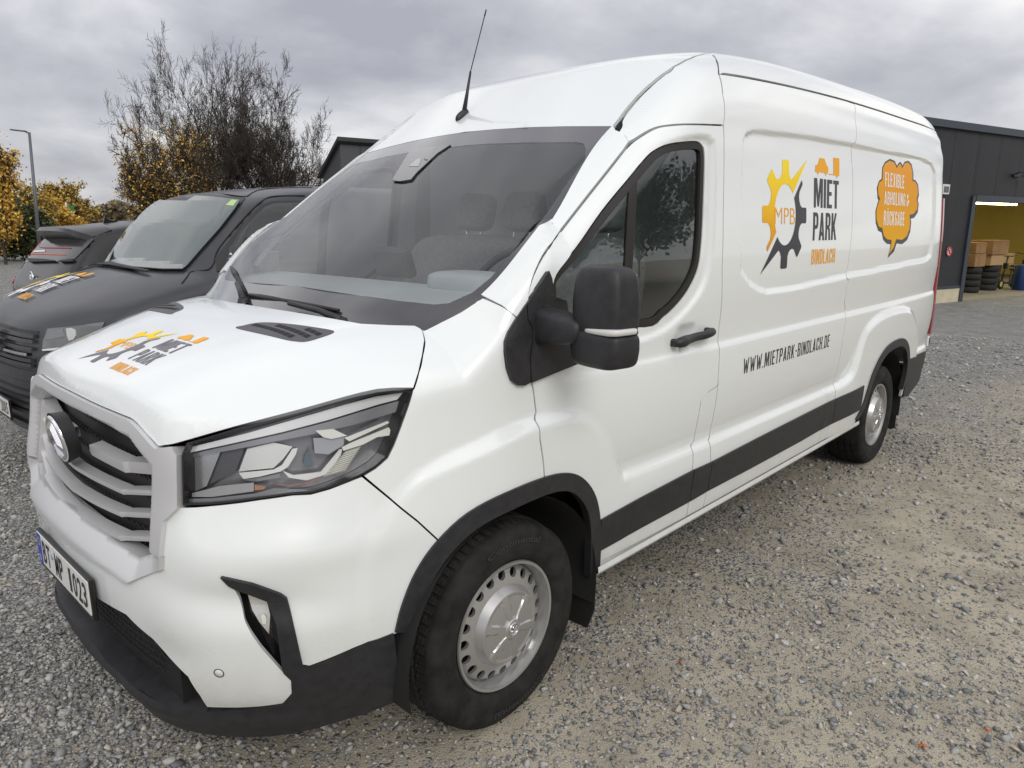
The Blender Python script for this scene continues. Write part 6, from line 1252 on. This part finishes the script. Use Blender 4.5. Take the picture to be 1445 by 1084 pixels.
b = MB(); ln = hit([(250+a/7.225, 250+c/7.225) for a, c in [(0, 160), (250, 158), (500, 178), (690, 200), (760, 165), (850, 130), (1000, 115), (1380, 108)]], f_grey); b.tube([tuple(p) for p in catmull(ln, 4)], .005, 5); b.build('roof_joint', DARK, gv_)
b = MB(); ln = hit([(250+a/7.225, 250+c/7.225) for a, c in [(50, 1084), (100, 1020), (150, 965), (315, 945), (380, 870)]], f_grey); b.tube([tuple(p) for p in catmull(ln, 4)], .006, 5); b.build('bonnet_gap', DARK, gv_)
ZG3 = (0, 420, 5.42)
def sym_t(o):   # the mirrored twin on the far half of the front
    me = o.data.copy(); co = np.empty(len(me.vertices)*3); me.vertices.foreach_get('co', co); co = co.reshape(-1, 3); co[:, 1] = 2*T_Y-co[:, 1]; me.vertices.foreach_set('co', co.ravel()); me.flip_normals(); me.update(); n = bpy.data.objects.new(o.name.split('.')[0], me); link(n, o.parent); return n
def ybox(name, y0, y1, z0, z1, dx, m_, par=gv_, off=.0, n=14):
    """strip on the front between two heights, laid on the nose"""
    ys = np.linspace(T_Y+y0, T_Y+y1, n); V = []
    for y in ys:
        for z in (z0, z1): V.append(along(np.array([[T_X+1.2, y, z]]), np.array([[-1., 0, 0]]), np.zeros(1), np.full(1, 2.), f_grey)[0])
    V = np.array(V); Vf = V-[off, 0, 0]; Vb = V+[dx, 0, 0]; k = len(V); b = MB(); F = []
    for i in range(n-1): F += [(2*i, 2*i+1, 2*i+3, 2*i+2), (2*i+1, k+2*i+1, k+2*i+3, 2*i+3), (2*i, 2*i+2, k+2*i+2, k+2*i), (k+2*i, k+2*i+2, k+2*i+3, k+2*i+1)]
    F += [(0, k, k+1, 1), (2*n-2, 2*n-1, k+2*n-1, k+2*n-2)]; b.add(np.vstack([Vf, Vb]), F); return b.build(name, m_, par)
GBL = mat('grille_black', (.010, .010, .011), .35); GBR = mat('grille_bar_black', (.035, .036, .04), .35)
ybox('grille_backing', -.50, .50, .785, 1.005, .02, GBL, gv_, .004)
for z in (.975, .945, .90, .83, .80): ybox('grille_bar', -.49, .49, z-.010, z+.010, .0, GBR, gv_, .022)
for s in (-1, 1): ybox('chrome_strip', min(s*.11, s*.46), max(s*.11, s*.46), .858, .874, .0, CHROME, gv_, .03)
ybox('bumper_band', -.72, .72, .70, .765, .0, GREYP, gv_, .012); ybox('lower_grille', -.66, .66, .47, .64, .02, GBL, gv_, .006)
for z in (.62, .575, .53, .49): ybox('grille_bar', -.65, .65, z-.010, z+.010, .0, GBR, gv_, .022)
ybox('bumper_skirt', -.74, .74, .26, .40, .0, mat('black_plastic'), gv_, .02)
HLG = mat('headlamp_smoke', (.10, .105, .11), .08, coat=1.)
hl_ = patch('headlight', [(322, 392), (328, 330), (345, 285), (362, 238), (430, 230), (500, 225), (600, 214), (720, 196), (800, 186), (770, 250), (700, 310), (600, 360), (470, 388)], f_grey, HLG, gv_, .008, ZG3, 4.)
r_a = patch('headlamp_reflector', [(505, 236), (545, 232), (575, 245), (580, 290), (560, 322), (525, 330), (510, 290)], f_grey, mat('headlamp_glow', (.50, .51, .49), .2, .4), hl_, .012, ZG3, 4.); patch('headlamp_reflector', [(372, 250), (480, 238), (490, 300), (400, 318), (345, 320)], f_grey, mat('headlamp_grey', (.20, .21, .22), .15, .5), hl_, .011, ZG3, 4.)
st_ = patch('headlamp_strip', [(318, 396), (420, 386), (480, 378), (465, 392), (400, 404), (326, 408)], f_grey, CHROME, gv_, .012, ZG3, 4.)
hm = sym_t(hl_); rm_ = sym_t(r_a); rm_.parent = hm; sym_t(st_)
tc_ = np.array([T_X-.03, T_Y, .925]); b = MB(); b.lathe([(.083+.008*math.cos(a), .008*math.sin(a)) for a in np.linspace(0, 2*math.pi, 9)[:-1]], 40, 'x', tuple(tc_), close=True); eo = b.build('emblem_ring', CHROME, gv_); b = MB(); b.lathe([(0, .012), (.08, .012)], 32, 'x', tuple(tc_)); b.build('emblem_disc', GBL, eo)
for poly in ([(-.045, .052), (-.02, .0), (0., .045), (.02, .0), (.045, .052)], [(-.068, .02), (-.028, -.06), (0, -.005), (.028, -.06), (.068, .02)]): b = MB(); b.tube([(tc_[0]-.002, tc_[1]-a, tc_[2]+c) for a, c in poly], .0075, 5); b.build('emblem_stroke', CHROME, eo)
number_plate('BT.MP 2015', (T_X-.045, T_Y, .50), .52, gv_)
patch('wiper_arm', [(368, 452), (378, 447), (470, 449), (560, 468), (635, 484), (620, 488), (520, 470), (460, 460), (372, 456)], f_grey, RUBBER, gv_, .022, ZG_, 4., .008); patch('wiper_arm', [(308, 424), (318, 422), (358, 458), (352, 462)], f_grey, RUBBER, gv_, .022, ZG_, 4., .008)
TW = mat('vinyl_offwhite', (.78, .78, .8), .4); GOLD_T = grad_mat('vinyl_gold_van', GST, 0, .60, .88)
def on_grey(q, off=.012): n = len(q); P = along(np.stack([q[:, 0], q[:, 1], np.full(n, .9)], 1), np.array([[0, 0, 1.]]), np.zeros(n), np.full(n, 1.3), f_grey); return P+np.array([-.3, 0, .95])*off
lc = hit([(57, 401)], f_grey)[0]
logo(gv_, lambda q: on_grey(np.stack([lc[0]+q[:, 1]*.20, lc[1]-q[:, 0]*.150], 1)), .15, TW, ORANGE, grad_mat('vinyl_gold_van', GST, 0, .60, .88))
for s, y in ((1, T_Y-.92), (-1, T_Y+.92)):
    src = [c for c in van.children if c.name.startswith('wheel') and c.type == 'MESH' and not c.name.startswith('wheel_') and ((c.location.y < YC) == (s > 0))][0]
    for x in (T_X+.92, T_X+3.95): w_ = copy_tree(src, gv_); w_.location = (x, y, .335); w_.scale = (.945,)*3
    b = MB()
    for x in (T_X+.92, T_X+3.95): b.lathe([(0, 0), (.39, 0), (.39, .22*s)], 32, 'y', (x, y-.045*s, .35))
    for k in range(2):
        bb = MB(); bb.lathe([(.0, -.004*s), (.40, -.004*s), (.40, .05*s)], 32, 'y', ((T_X+.92, T_X+3.95)[k], y-.032*s-.0, .36)); bb.build('wheel_well', WELL, gv_)
fix_parent(gv_)
# ---- the black hatchback beyond it, seen from behind
K_X, K_Y = 1.18, 6.45
K_R = Pchip([(-.1, .4), (.0, 1.0), (.10, 1.14), (.44, 1.55), (.52, 1.60), (.8, 1.65), (1.4, 1.69), (2.2, 1.67), (2.8, 1.50), (3.3, 1.12), (4.0, 1.0), (4.3, .8)]); K_W = Pchip([(.2, .84), (.5, .90), (.9, .905), (1.05, .89), (1.3, .80), (1.6, .68), (1.8, .58)])
def f_hatch(P):
    X = P[:, 0]-K_X; Y = np.abs(P[:, 1]-K_Y); z = P[:, 2]; side = Y-K_W(z); top = (z-(K_R(X)-.05*(Y/.7)**4))*.72; rear = .02+.22*(Y/.9)**4-X+.05*sstep(.75, .95, z)*0; fr_ = X-4.2+.25*(Y/.9)**4
    return smax(smax(smax(side, top, .05), rear, .05), smax(fr_, .22-z, .05), .05)
HBK = mat('black_paint', (.014, .014, .016), .35, coat=.25, spec=.35); HGL = mat('hatch_glass', (.03, .031, .034), .18, spec=.7)
hk = thing('hatchback', 'black hatchback with roof spoiler seen from behind, beyond the grey van', 'car', (K_X+1., K_Y, 0.)); capsule_shell('body', f_hatch, K_X+1.0, K_X+3.2, K_Y, .80, HBK, hk, 100, 30, 36)
ZK = (0, 280, 6.775)
patch('rear_window', [(90, 605), (180, 520), (345, 385), (440, 385), (600, 388), (760, 386), (900, 385), (820, 470), (700, 590), (540, 602), (300, 606)], f_hatch, HGL, hk, .006, ZK)
RT_ = mat('red_lettering', (.70, .09, .04), .5)
patch('red_emblem', [(205, 540), (270, 505), (330, 462), (350, 455), (315, 490), (330, 498), (300, 520), (240, 535)], f_hatch, RT_, hk, .010, ZK, 4., .001); patch('red_line', [(300, 526), (620, 532), (628, 541), (300, 534), (215, 543)], f_hatch, RT_, hk, .010, ZK, 4., .001); patch('red_print', [(365, 464), (660, 468), (685, 474), (665, 481), (420, 476)], f_hatch, mat('red_print', (.35, .03, .03), .5), hk, .010, ZK, 4., .001)
patch('white_print', [(315, 500), (430, 492), (428, 508), (318, 514)], f_hatch, TW, hk, .010, ZK, 4., .001)
patch('rear_wiper', [(240, 570), (300, 572), (430, 578), (520, 590), (520, 598), (420, 600), (280, 606)], f_hatch, RUBBER, hk, .03, ZK, 4., .02); patch('wiper_foot', [(560, 590), (700, 575), (690, 600), (570, 604)], f_hatch, RUBBER, hk, .03, ZK, 4., .02)
patch('rear_lamp', [(300, 395), (325, 368), (345, 372), (335, 392), (305, 418)], f_hatch, mat('lamp_red_outer', (.5, .02, .03), .2, coat=.5), hk, .012, ZK, 4.); patch('rear_lamp', [(0, 690), (18, 700), (22, 760), (5, 800), (-40, 800), (-40, 690)], f_hatch, mat('lamp_red_outer'), hk, .012, ZK, 4.)
# spoiler: a blade over the rear window
b = MB(); V = []; ys = np.linspace(-.66, .66, 25)
for y in ys:
    e = (abs(y)/.66)**5; zt = float(K_R(.62))-.05*(abs(y)/.7)**4; V += [(K_X+.62, K_Y+y, zt+.004), (K_X+.30+.16*e, K_Y+y, zt-.015-.04*e), (K_X+.27+.16*e, K_Y+y, zt-.05-.05*e), (K_X+.46, K_Y+y, zt-.15), (K_X+.62, K_Y+y, zt-.10)]
b.add(V, [(5*i+k, 5*i+(k+1) % 5, 5*i+5+(k+1) % 5, 5*i+5+k) for i in range(24) for k in range(5)]+[tuple(range(5)), tuple(range(120, 125))[::-1]]); b.build('spoiler', HBK, hk, auto=35)
fpx = hit([(148, 304)], f_hatch)[0]; b = MB(); b.prism([(-.02, 0), (.0, .07), (.03, .035), (.14, .015), (.16, 0)], 'y', -.012, .012); b.v = [(p[0]+K_X+.78, p[1]+K_Y, p[2]+float(K_R(.85))-.012) for p in b.v]; b.build('shark_fin', HBK, hk)
e_ = hit([(27, 384)], f_hatch)[0]; b = MB(); b.lathe([(.055+.007*math.cos(a), .007*math.sin(a)) for a in np.linspace(0, 2*math.pi, 8)[:-1]], 32, 'x', (e_[0]-.006, K_Y, e_[2]), close=True); eo = b.build('rear_emblem', CHROME, hk)
for poly in ([(-.03, .034), (-.013, .0), (0., .03), (.013, .0), (.03, .034)], [(-.045, .013), (-.018, -.04), (0, -.003), (.018, -.04), (.045, .013)]): b = MB(); b.tube([(e_[0]-.008, K_Y-a, e_[2]+c) for a, c in poly], .005, 5); b.build('emblem_stroke', CHROME, eo)
side_patch('side_window', [(2.1, 1.12), (2.35, 1.42), (3.3, 1.46), (3.9, 1.12)], f_hatch, K_Y, GLS, hk)
for s, y in ((1, K_Y-.88), (-1, K_Y+.88)):
    src = [c for c in van.children if c.name.startswith('wheel') and c.type == 'MESH' and not c.name.startswith('wheel_') and ((c.location.y < YC) == (s > 0))][0]
    for x in (K_X+.85, K_X+3.45): w_ = copy_tree(src, hk); w_.location = (x, y, .325); w_.scale = (.92,)*3
fix_parent(hk)

# ================================================================ trees, lamp post, far building
BARK = mat('bark', (.05, .04, .032), .9, build=noise_col((.035, .028, .022), (.075, .062, .05), 6., 5., .4, 20.)); LEAFM = {}
def leaf_mat(name, a, b):
    def bl(t, p):
        g = N(t, 'ShaderNodeNewGeometry'); L(t, ramp(t, g.outputs['Random Per Island'], [(0, a), (1, b)]), p.inputs['Base Color'])
    return mat(name, a, .7, build=bl)
YEL = leaf_mat('autumn_leaves', (.36, .19, .025), (.80, .52, .09)); YELG = leaf_mat('autumn_leaves_olive', (.20, .14, .03), (.58, .38, .07)); GRN = leaf_mat('dark_leaves', (.035, .05, .018), (.11, .12, .04)); RUS = leaf_mat('russet_leaves', (.08, .035, .02), (.17, .08, .04))
def grow(r, base, height, spread, levels, n_main, up=.55, seed_dirs=None, trunk_frac=.22, thick=.02, wander=.18):
    """branch segments of a tree: list of (p0, p1, r0, r1)"""
    segs = []; tips = []
    def br(p, d, ln, rad, lev):
        n = 5 if lev < 2 else 4; q = p; dd = d
        for i in range(n):
            dd = (dd+Vector((r.gauss(0, wander), r.gauss(0, wander), r.gauss(0, wander*.6)+.05*up))).normalized(); q2 = q+dd*ln/n; r0 = rad*(1-.62*i/n); r1 = rad*(1-.62*(i+1)/n); segs.append((q, q2, r0, r1))
            if lev < levels and i >= (1 if lev else 0):
                for _ in range(2 if lev != 1 else 1):
                    a = r.uniform(0, 6.28); t = r.uniform(.45, .95); ax = dd.orthogonal().normalized(); ax.rotate(Matrix.Rotation(a, 3, dd)); nd = (dd*math.cos(t)+ax*math.sin(t)); nd.z += up*.26; nd.normalize(); br(q2 if r.random() < .5 else q.lerp(q2, r.random()), nd, ln*r.uniform(.38, .62), r1*.62, lev+1)
            q = q2
        tips.append((q, lev))
    tr = Vector(base); th_ = height*trunk_frac; q = tr+Vector((r.gauss(0, .1), r.gauss(0, .1), th_)); segs.append((tr, q, thick*height, thick*height*.8))
    for k in range(n_main):
        a = 2*math.pi*k/n_main+r.uniform(-.3, .3); sp = spread*r.uniform(.25, 1.)*(0.15 if k == 0 else 1); d = Vector((math.cos(a)*sp, math.sin(a)*sp, 1.)).normalized(); br(q-Vector((0, 0, th_*.25*r.random())), d, (height-th_)*r.uniform(.80, 1.0)*(1-.12*sp), thick*height*.52, 0)
    return segs, tips
def seg_mesh(name, segs, parent, rmin=.0, m_=None, k=4):
    n = len(segs); P0 = np.array([s[0][:] for s in segs]); P1 = np.array([s[1][:] for s in segs]); R0 = np.maximum([s[2] for s in segs], rmin); R1 = np.maximum([s[3] for s in segs], rmin); d = P1-P0; d /= np.maximum(np.linalg.norm(d, axis=1), 1e-6)[:, None]; h = np.where(np.abs(d[:, 2:3]) < .9, [[0, 0, 1.]], [[1., 0, 0]]); u = np.cross(d, h); u /= np.linalg.norm(u, axis=1)[:, None]; w = np.cross(d, u); V = []
    for j in range(k): a = 2*math.pi*j/k; V.append(P0+(u*math.cos(a)+w*math.sin(a))*R0[:, None]); 
    for j in range(k): a = 2*math.pi*j/k; V.append(P1+(u*math.cos(a)+w*math.sin(a))*R1[:, None])
    V = np.stack(V, 1).reshape(-1, 3); o = np.arange(n)*2*k; F = np.concatenate([np.stack([o+j, o+(j+1) % k, o+k+(j+1) % k, o+k+j], 1) for j in range(k)])
    me = bpy.data.meshes.new(name); me.vertices.add(len(V)); me.vertices.foreach_set('co', V.astype(np.float32).ravel()); me.loops.add(F.size); me.loops.foreach_set('vertex_index', F.astype(np.int32).ravel()); me.polygons.add(len(F)); me.polygons.foreach_set('loop_start', np.arange(0, F.size, 4, dtype=np.int32)); me.update(calc_edges=True); me.materials.append(m_ or BARK); me.polygons.foreach_set('use_smooth', np.ones(len(F), bool)); return link(bpy.data.objects.new(name, me), parent)
def leaf_cloud(name, C_, size, m_, parent, seed=3):
    r = np.random.default_rng(seed); n = len(C_); a = r.normal(size=(n, 3)); a /= np.linalg.norm(a, axis=1)[:, None]; h = r.normal(size=(n, 3)); b = np.cross(a, h); b /= np.linalg.norm(b, axis=1)[:, None]; s = size*r.uniform(.6, 1.4, (n, 1)); V = np.stack([C_-a*s, C_+b*s*.6, C_+a*s, C_-b*s*.6], 1).reshape(-1, 3); F = np.arange(n*4).reshape(-1, 4)
    me = bpy.data.meshes.new(name); me.vertices.add(len(V)); me.vertices.foreach_set('co', V.astype(np.float32).ravel()); me.loops.add(F.size); me.loops.foreach_set('vertex_index', F.astype(np.int32).ravel()); me.polygons.add(len(F)); me.polygons.foreach_set('loop_start', np.arange(0, F.size, 4, dtype=np.int32)); me.update(calc_edges=True); me.materials.append(m_); return link(bpy.data.objects.new(name, me), parent)
def far_at(px, D): v = rays([px])[0]; v = v/math.hypot(v[0], v[1]); P = CAM+v*D; return P
def tree(name, lab, px, D, height, spread, seed, levels=4, n_main=7, leaf=None, nleaf=0, lsize=.09, leaf_sel=None, thick=.014, up=.55, trunk_frac=.2, rmin=.012, wander=.16, group=None, rad=None, clip=False):
    P = far_at(px, D); t = thing(name, lab, 'tree', (P[0], P[1], 0.), 0, group); r = random.Random(seed); segs, tips = grow(r, (0, 0, 0), height, spread, levels, n_main, up, None, trunk_frac, thick, wander); zt = max(s[1].z for s in segs); k = height/zt; kr = 1.
    if rad: rm = max(math.hypot(s[1].x, s[1].y) for s in segs); kr = rad/rm
    def sc(v): return Vector((v.x*kr, v.y*kr, v.z*k))
    segs = [(sc(a), sc(b), c, d) for a, b, c, d in segs]
    if clip:      # keep a rounded crown
        ok = lambda p: (p.x/(rad*.86))**2+(p.y/(rad*.86))**2+((p.z-height*.52)/(height*.485))**2 < 1.0+.10*math.sin(p.x*3.1+p.y*2.3)+.08*math.sin(p.z*4.) or p.z < height*.3
        segs = [q for q in segs if ok(q[1])]
    cut = min(.045, .35*max(s[2] for s in segs)); big = [s for s in segs if s[2] > cut]; fine = [s for s in segs if s[2] <= cut]
    seg_mesh('trunk', big, t, .02, None, 6); seg_mesh('twigs', fine, t, rmin, None, 3)['kind'] = 'stuff'
    if leaf is not None and nleaf:
        E = np.array([s[1][:] for s in fine]); rg = np.random.default_rng(seed); 
        if leaf_sel: E = E[leaf_sel(E)]
        if len(E): c = E[rg.integers(0, len(E), nleaf)]+rg.normal(0, .16, (nleaf, 3)); leaf_cloud('crown', c, lsize, leaf, t, seed)['kind'] = 'stuff'
    return t
rgt = np.array([AR[0], AR[1]])/np.hypot(AR[0], AR[1])
left_of = lambda E, a: (E[:, 0]*rgt[0]+E[:, 1]*rgt[1]) < a
tree('lime_tree', 'tall leafless tree with a rounded crown and yellow leaves low on one side', (300, 262), 44, 12.3, 1.5, 5, 4, 14, YEL, 4200, .055, lambda E: (E[:, 2] < 6.8) & left_of(E, .8) & (E[:, 2] > 1.5), .012, .32, .16, .0065, .17, None, 6.3, True)
tree('lime_tree', 'bare dark tree with dense upright twigs beside the grey building', (388, 262), 45, 11.6, 1.4, 12, 4, 13, RUS, 1000, .06, lambda E: (E[:, 2] < 4.6), .012, .36, .14, .0075, .17, None, 5.3, True)
tree('hornbeam', 'low spreading tree full of yellow leaves in front of the leafless tree', (235, 275), 42, 6.6, 1.0, 21, 4, 8, YEL, 7000, .055, None, .012, .45, .15, .010, .16, None, 3.4)
tree('birch_tree', 'golden birch at the edge of the yard behind the street lamp', (2, 330), 36, 5.6, .55, 31, 4, 8, YEL, 19000, .06, None, .013, .6, .15, .01, .14, None, 1.25)
tree('round_tree', 'small round tree with thinning yellow leaves far behind the street lamp', (92, 315), 70, 5.2, 1.0, 41, 4, 9, YELG, 16000, .10, None, .012, .4, .15, .014, .16, None, 2.6)
tree('yellow_bush', 'dense yellow bush between the birch and the street lamp', (38, 345), 52, 4.4, 1.0, 51, 3, 9, YELG, 16000, .10, None, .012, .4, .12, .012, .18, None, 2.3)
tree('yellow_bush', 'dense yellow bush right behind the foot of the street lamp', (75, 335), 55, 3.5, 1.0, 52, 3, 9, YEL, 16000, .10, None, .012, .4, .12, .012, .18, None, 2.0)
tree('dark_bush', 'dark green shrub at the foot of the golden birch', (33, 350), 40, 2.9, 1.0, 53, 3, 9, GRN, 14000, .09, None, .012, .4, .12, .012, .18, None, 1.7)
tree('hedge_tree', 'low bare shrub behind the roof of the grey van', (430, 285), 50, 4.6, 1.0, 61, 4, 8, RUS, 2500, .07, None, .012, .5, .1, .012, .16, None, 3.0)
# a far belt of bushes closing the view between the cars and the sky
rb = np.random.default_rng(8); nb_ = 26000; azb_ = YAW+rb.uniform(-.95, -.05, nb_); db_ = rb.uniform(105, 118, nb_); hb_ = (2.4+1.3*np.sin(azb_*23)+.9*np.sin(azb_*61+1))*np.sqrt(rb.uniform(0, 1, nb_)); fb = leaf_cloud('far_bushes', np.stack([CAM[0]+np.sin(azb_)*db_, CAM[1]+np.cos(azb_)*db_, np.maximum(hb_, .05)], 1), .38, leaf_mat('far_bush_leaves', (.10, .085, .05), (.24, .19, .10)), None, 8); fb['kind'] = 'stuff'; fb['label'] = 'far belt of brown bushes behind the cars'
# street lamp
LP = far_at((50, 315), 38); lt_ = thing('street_lamp', 'slim grey street lamp with a flat arm above the parked cars', 'street lamp', (LP[0], LP[1], 0.)); LM = mat('lamp_post_grey', (.13, .14, .15), .5, .4)
top_ = far_at((43.5, 187), 38); dx, dy, H_ = top_[0]-LP[0], top_[1]-LP[1], top_[2]; k_ = .8
b = MB(); b.tube([(0, 0, 0), (dx*k_*.3, dy*k_*.3, 1.5), (dx*k_, dy*k_, H_)], [.085, .075, .05], 12); b.build('post', LM, lt_)
b = MB(); hx = -rgt*.80; b.tube([(dx*k_, dy*k_, H_-.05), (dx*k_+hx[0]*.2, dy*k_+hx[1]*.2, H_+.03)], .035, 8); b.build('arm', LM, lt_)
ang_ = math.atan2(hx[1], hx[0]); b = MB(); b.box((0, 0, 0), (.62, .22, .055), Matrix.Rotation(ang_, 3, 'Z') @ Matrix.Rotation(R_(-6), 3, 'Y'), .015); b.v = [(p[0]+dx*k_+hx[0]*.55, p[1]+dy*k_+hx[1]*.55, p[2]+H_+.07) for p in b.v]; b.build('lamp_head', LM, lt_)
# flag
FP = far_at((97, 320), 60); ft = thing('flag_pole', 'white pole with a hanging green flag far behind the hatchback', 'flag', (FP[0], FP[1], 0.)); fh = far_at((97, 286), 60)[2]
b = MB(); b.tube([(0, 0, 0), (0, 0, fh)], .06, 8); b.build('pole', mat('pole_white', (.6, .6, .58), .5), ft); b = MB(); V = []
for i in range(6):
    for j in range(5): s_ = .05+i*.10*(1-.08*j); V.append((rgt[0]*s_, rgt[1]*s_+.05*math.sin(i*1.8+j), fh-.2-j*.36))
b.add(V, [(i*5+j, i*5+j+1, i*5+6+j, i*5+5+j) for i in range(5) for j in range(4)], True); b.build('flag', mat('flag_green', (.02, .20, .09), .7), ft)
# grey building behind the cab
D_ = 36; g0 = far_at((484, 300), D_); fw_ = np.array([AF[0], AF[1]])/np.hypot(AF[0], AF[1]); gd = rgt*.82+fw_*.57; ga = math.atan2(gd[1], gd[0]); gb = thing('grey_building', 'dark grey building with a sloping roof edge behind the windscreen', 'building', (g0[0], g0[1], 0.), ga)
hz = far_at((484, 199), D_)[2]; lo = far_at((466, 234), D_+6)[2]
b = MB(); b.prism([(0, 0), (0, hz), (2.4, hz-1.45), (2.4, 0)], 'x', 0, 14.); b.v = [(p[0], p[1], p[2]) for p in b.v]; b.build('wall', mat('building_grey', (.07, .073, .08), .6), gb)
b = MB(); b.prism([(-.25, hz-.02), (-.25, hz+.16), (2.6, hz-1.40), (2.6, hz-1.56)], 'x', -.2, 14.2); b.build('roof', mat('building_roof', (.035, .035, .038), .6), gb)
for k in range(6): b = MB(); b.box((1.0+k*2.2, -.004, hz/2), (.02, .02, hz-.3)); b.build('cladding_joint', DARK, gb)
b = MB(); b.tube([(3.1, .6, hz), (3.1, .6, hz+.30)], .10, 10); ch = b.build('vent_pipe', mat('pipe_grey', (.25, .25, .25), .4, .5), gb); b = MB(); b.tube([(3.1, .6, hz+.32), (3.1, .6, hz+.38)], .20, 12); b.build('vent_cap', mat('pipe_grey'), ch)
# trees across the yard, behind the photographer: they show in the paint and the glass
for k, (x, y, h, s, lm, nl) in enumerate(((6, -26, 9, .9, GRN, 9000), (12, -30, 11, .8, None, 0), (19, -27, 9.5, .9, GRN, 9000), (27, -30, 12, .8, GRN, 9000), (-4, -28, 10, .8, None, 0), (36, -26, 10, .9, GRN, 9000))):
    t = thing('yard_tree', ['broad dark evergreen facing the middle of the white van', 'bare tree facing the rear wheel of the white van', 'dark evergreen facing the tail of the white van', 'tall dark evergreen facing the warehouse corner', 'bare tree facing the nose of the white van', 'dark evergreen facing the warehouse gate'][k], 'tree', (x, y, 0.), 0, 'trees across the yard' if False else None); r = random.Random(70+k); segs, tips = grow(r, (0, 0, 0), h, s, 3, 8, .5, None, .15, .014, .16); seg_mesh('trunk', segs, t, .02, None, 4)
    if lm: E = np.array([q[1][:] for q in segs]); rg = np.random.default_rng(k); leaf_cloud('crown', E[rg.integers(0, len(E), nl)]+rg.normal(0, .35, (nl, 3)), .22, lm, t, k)['kind'] = 'stuff'
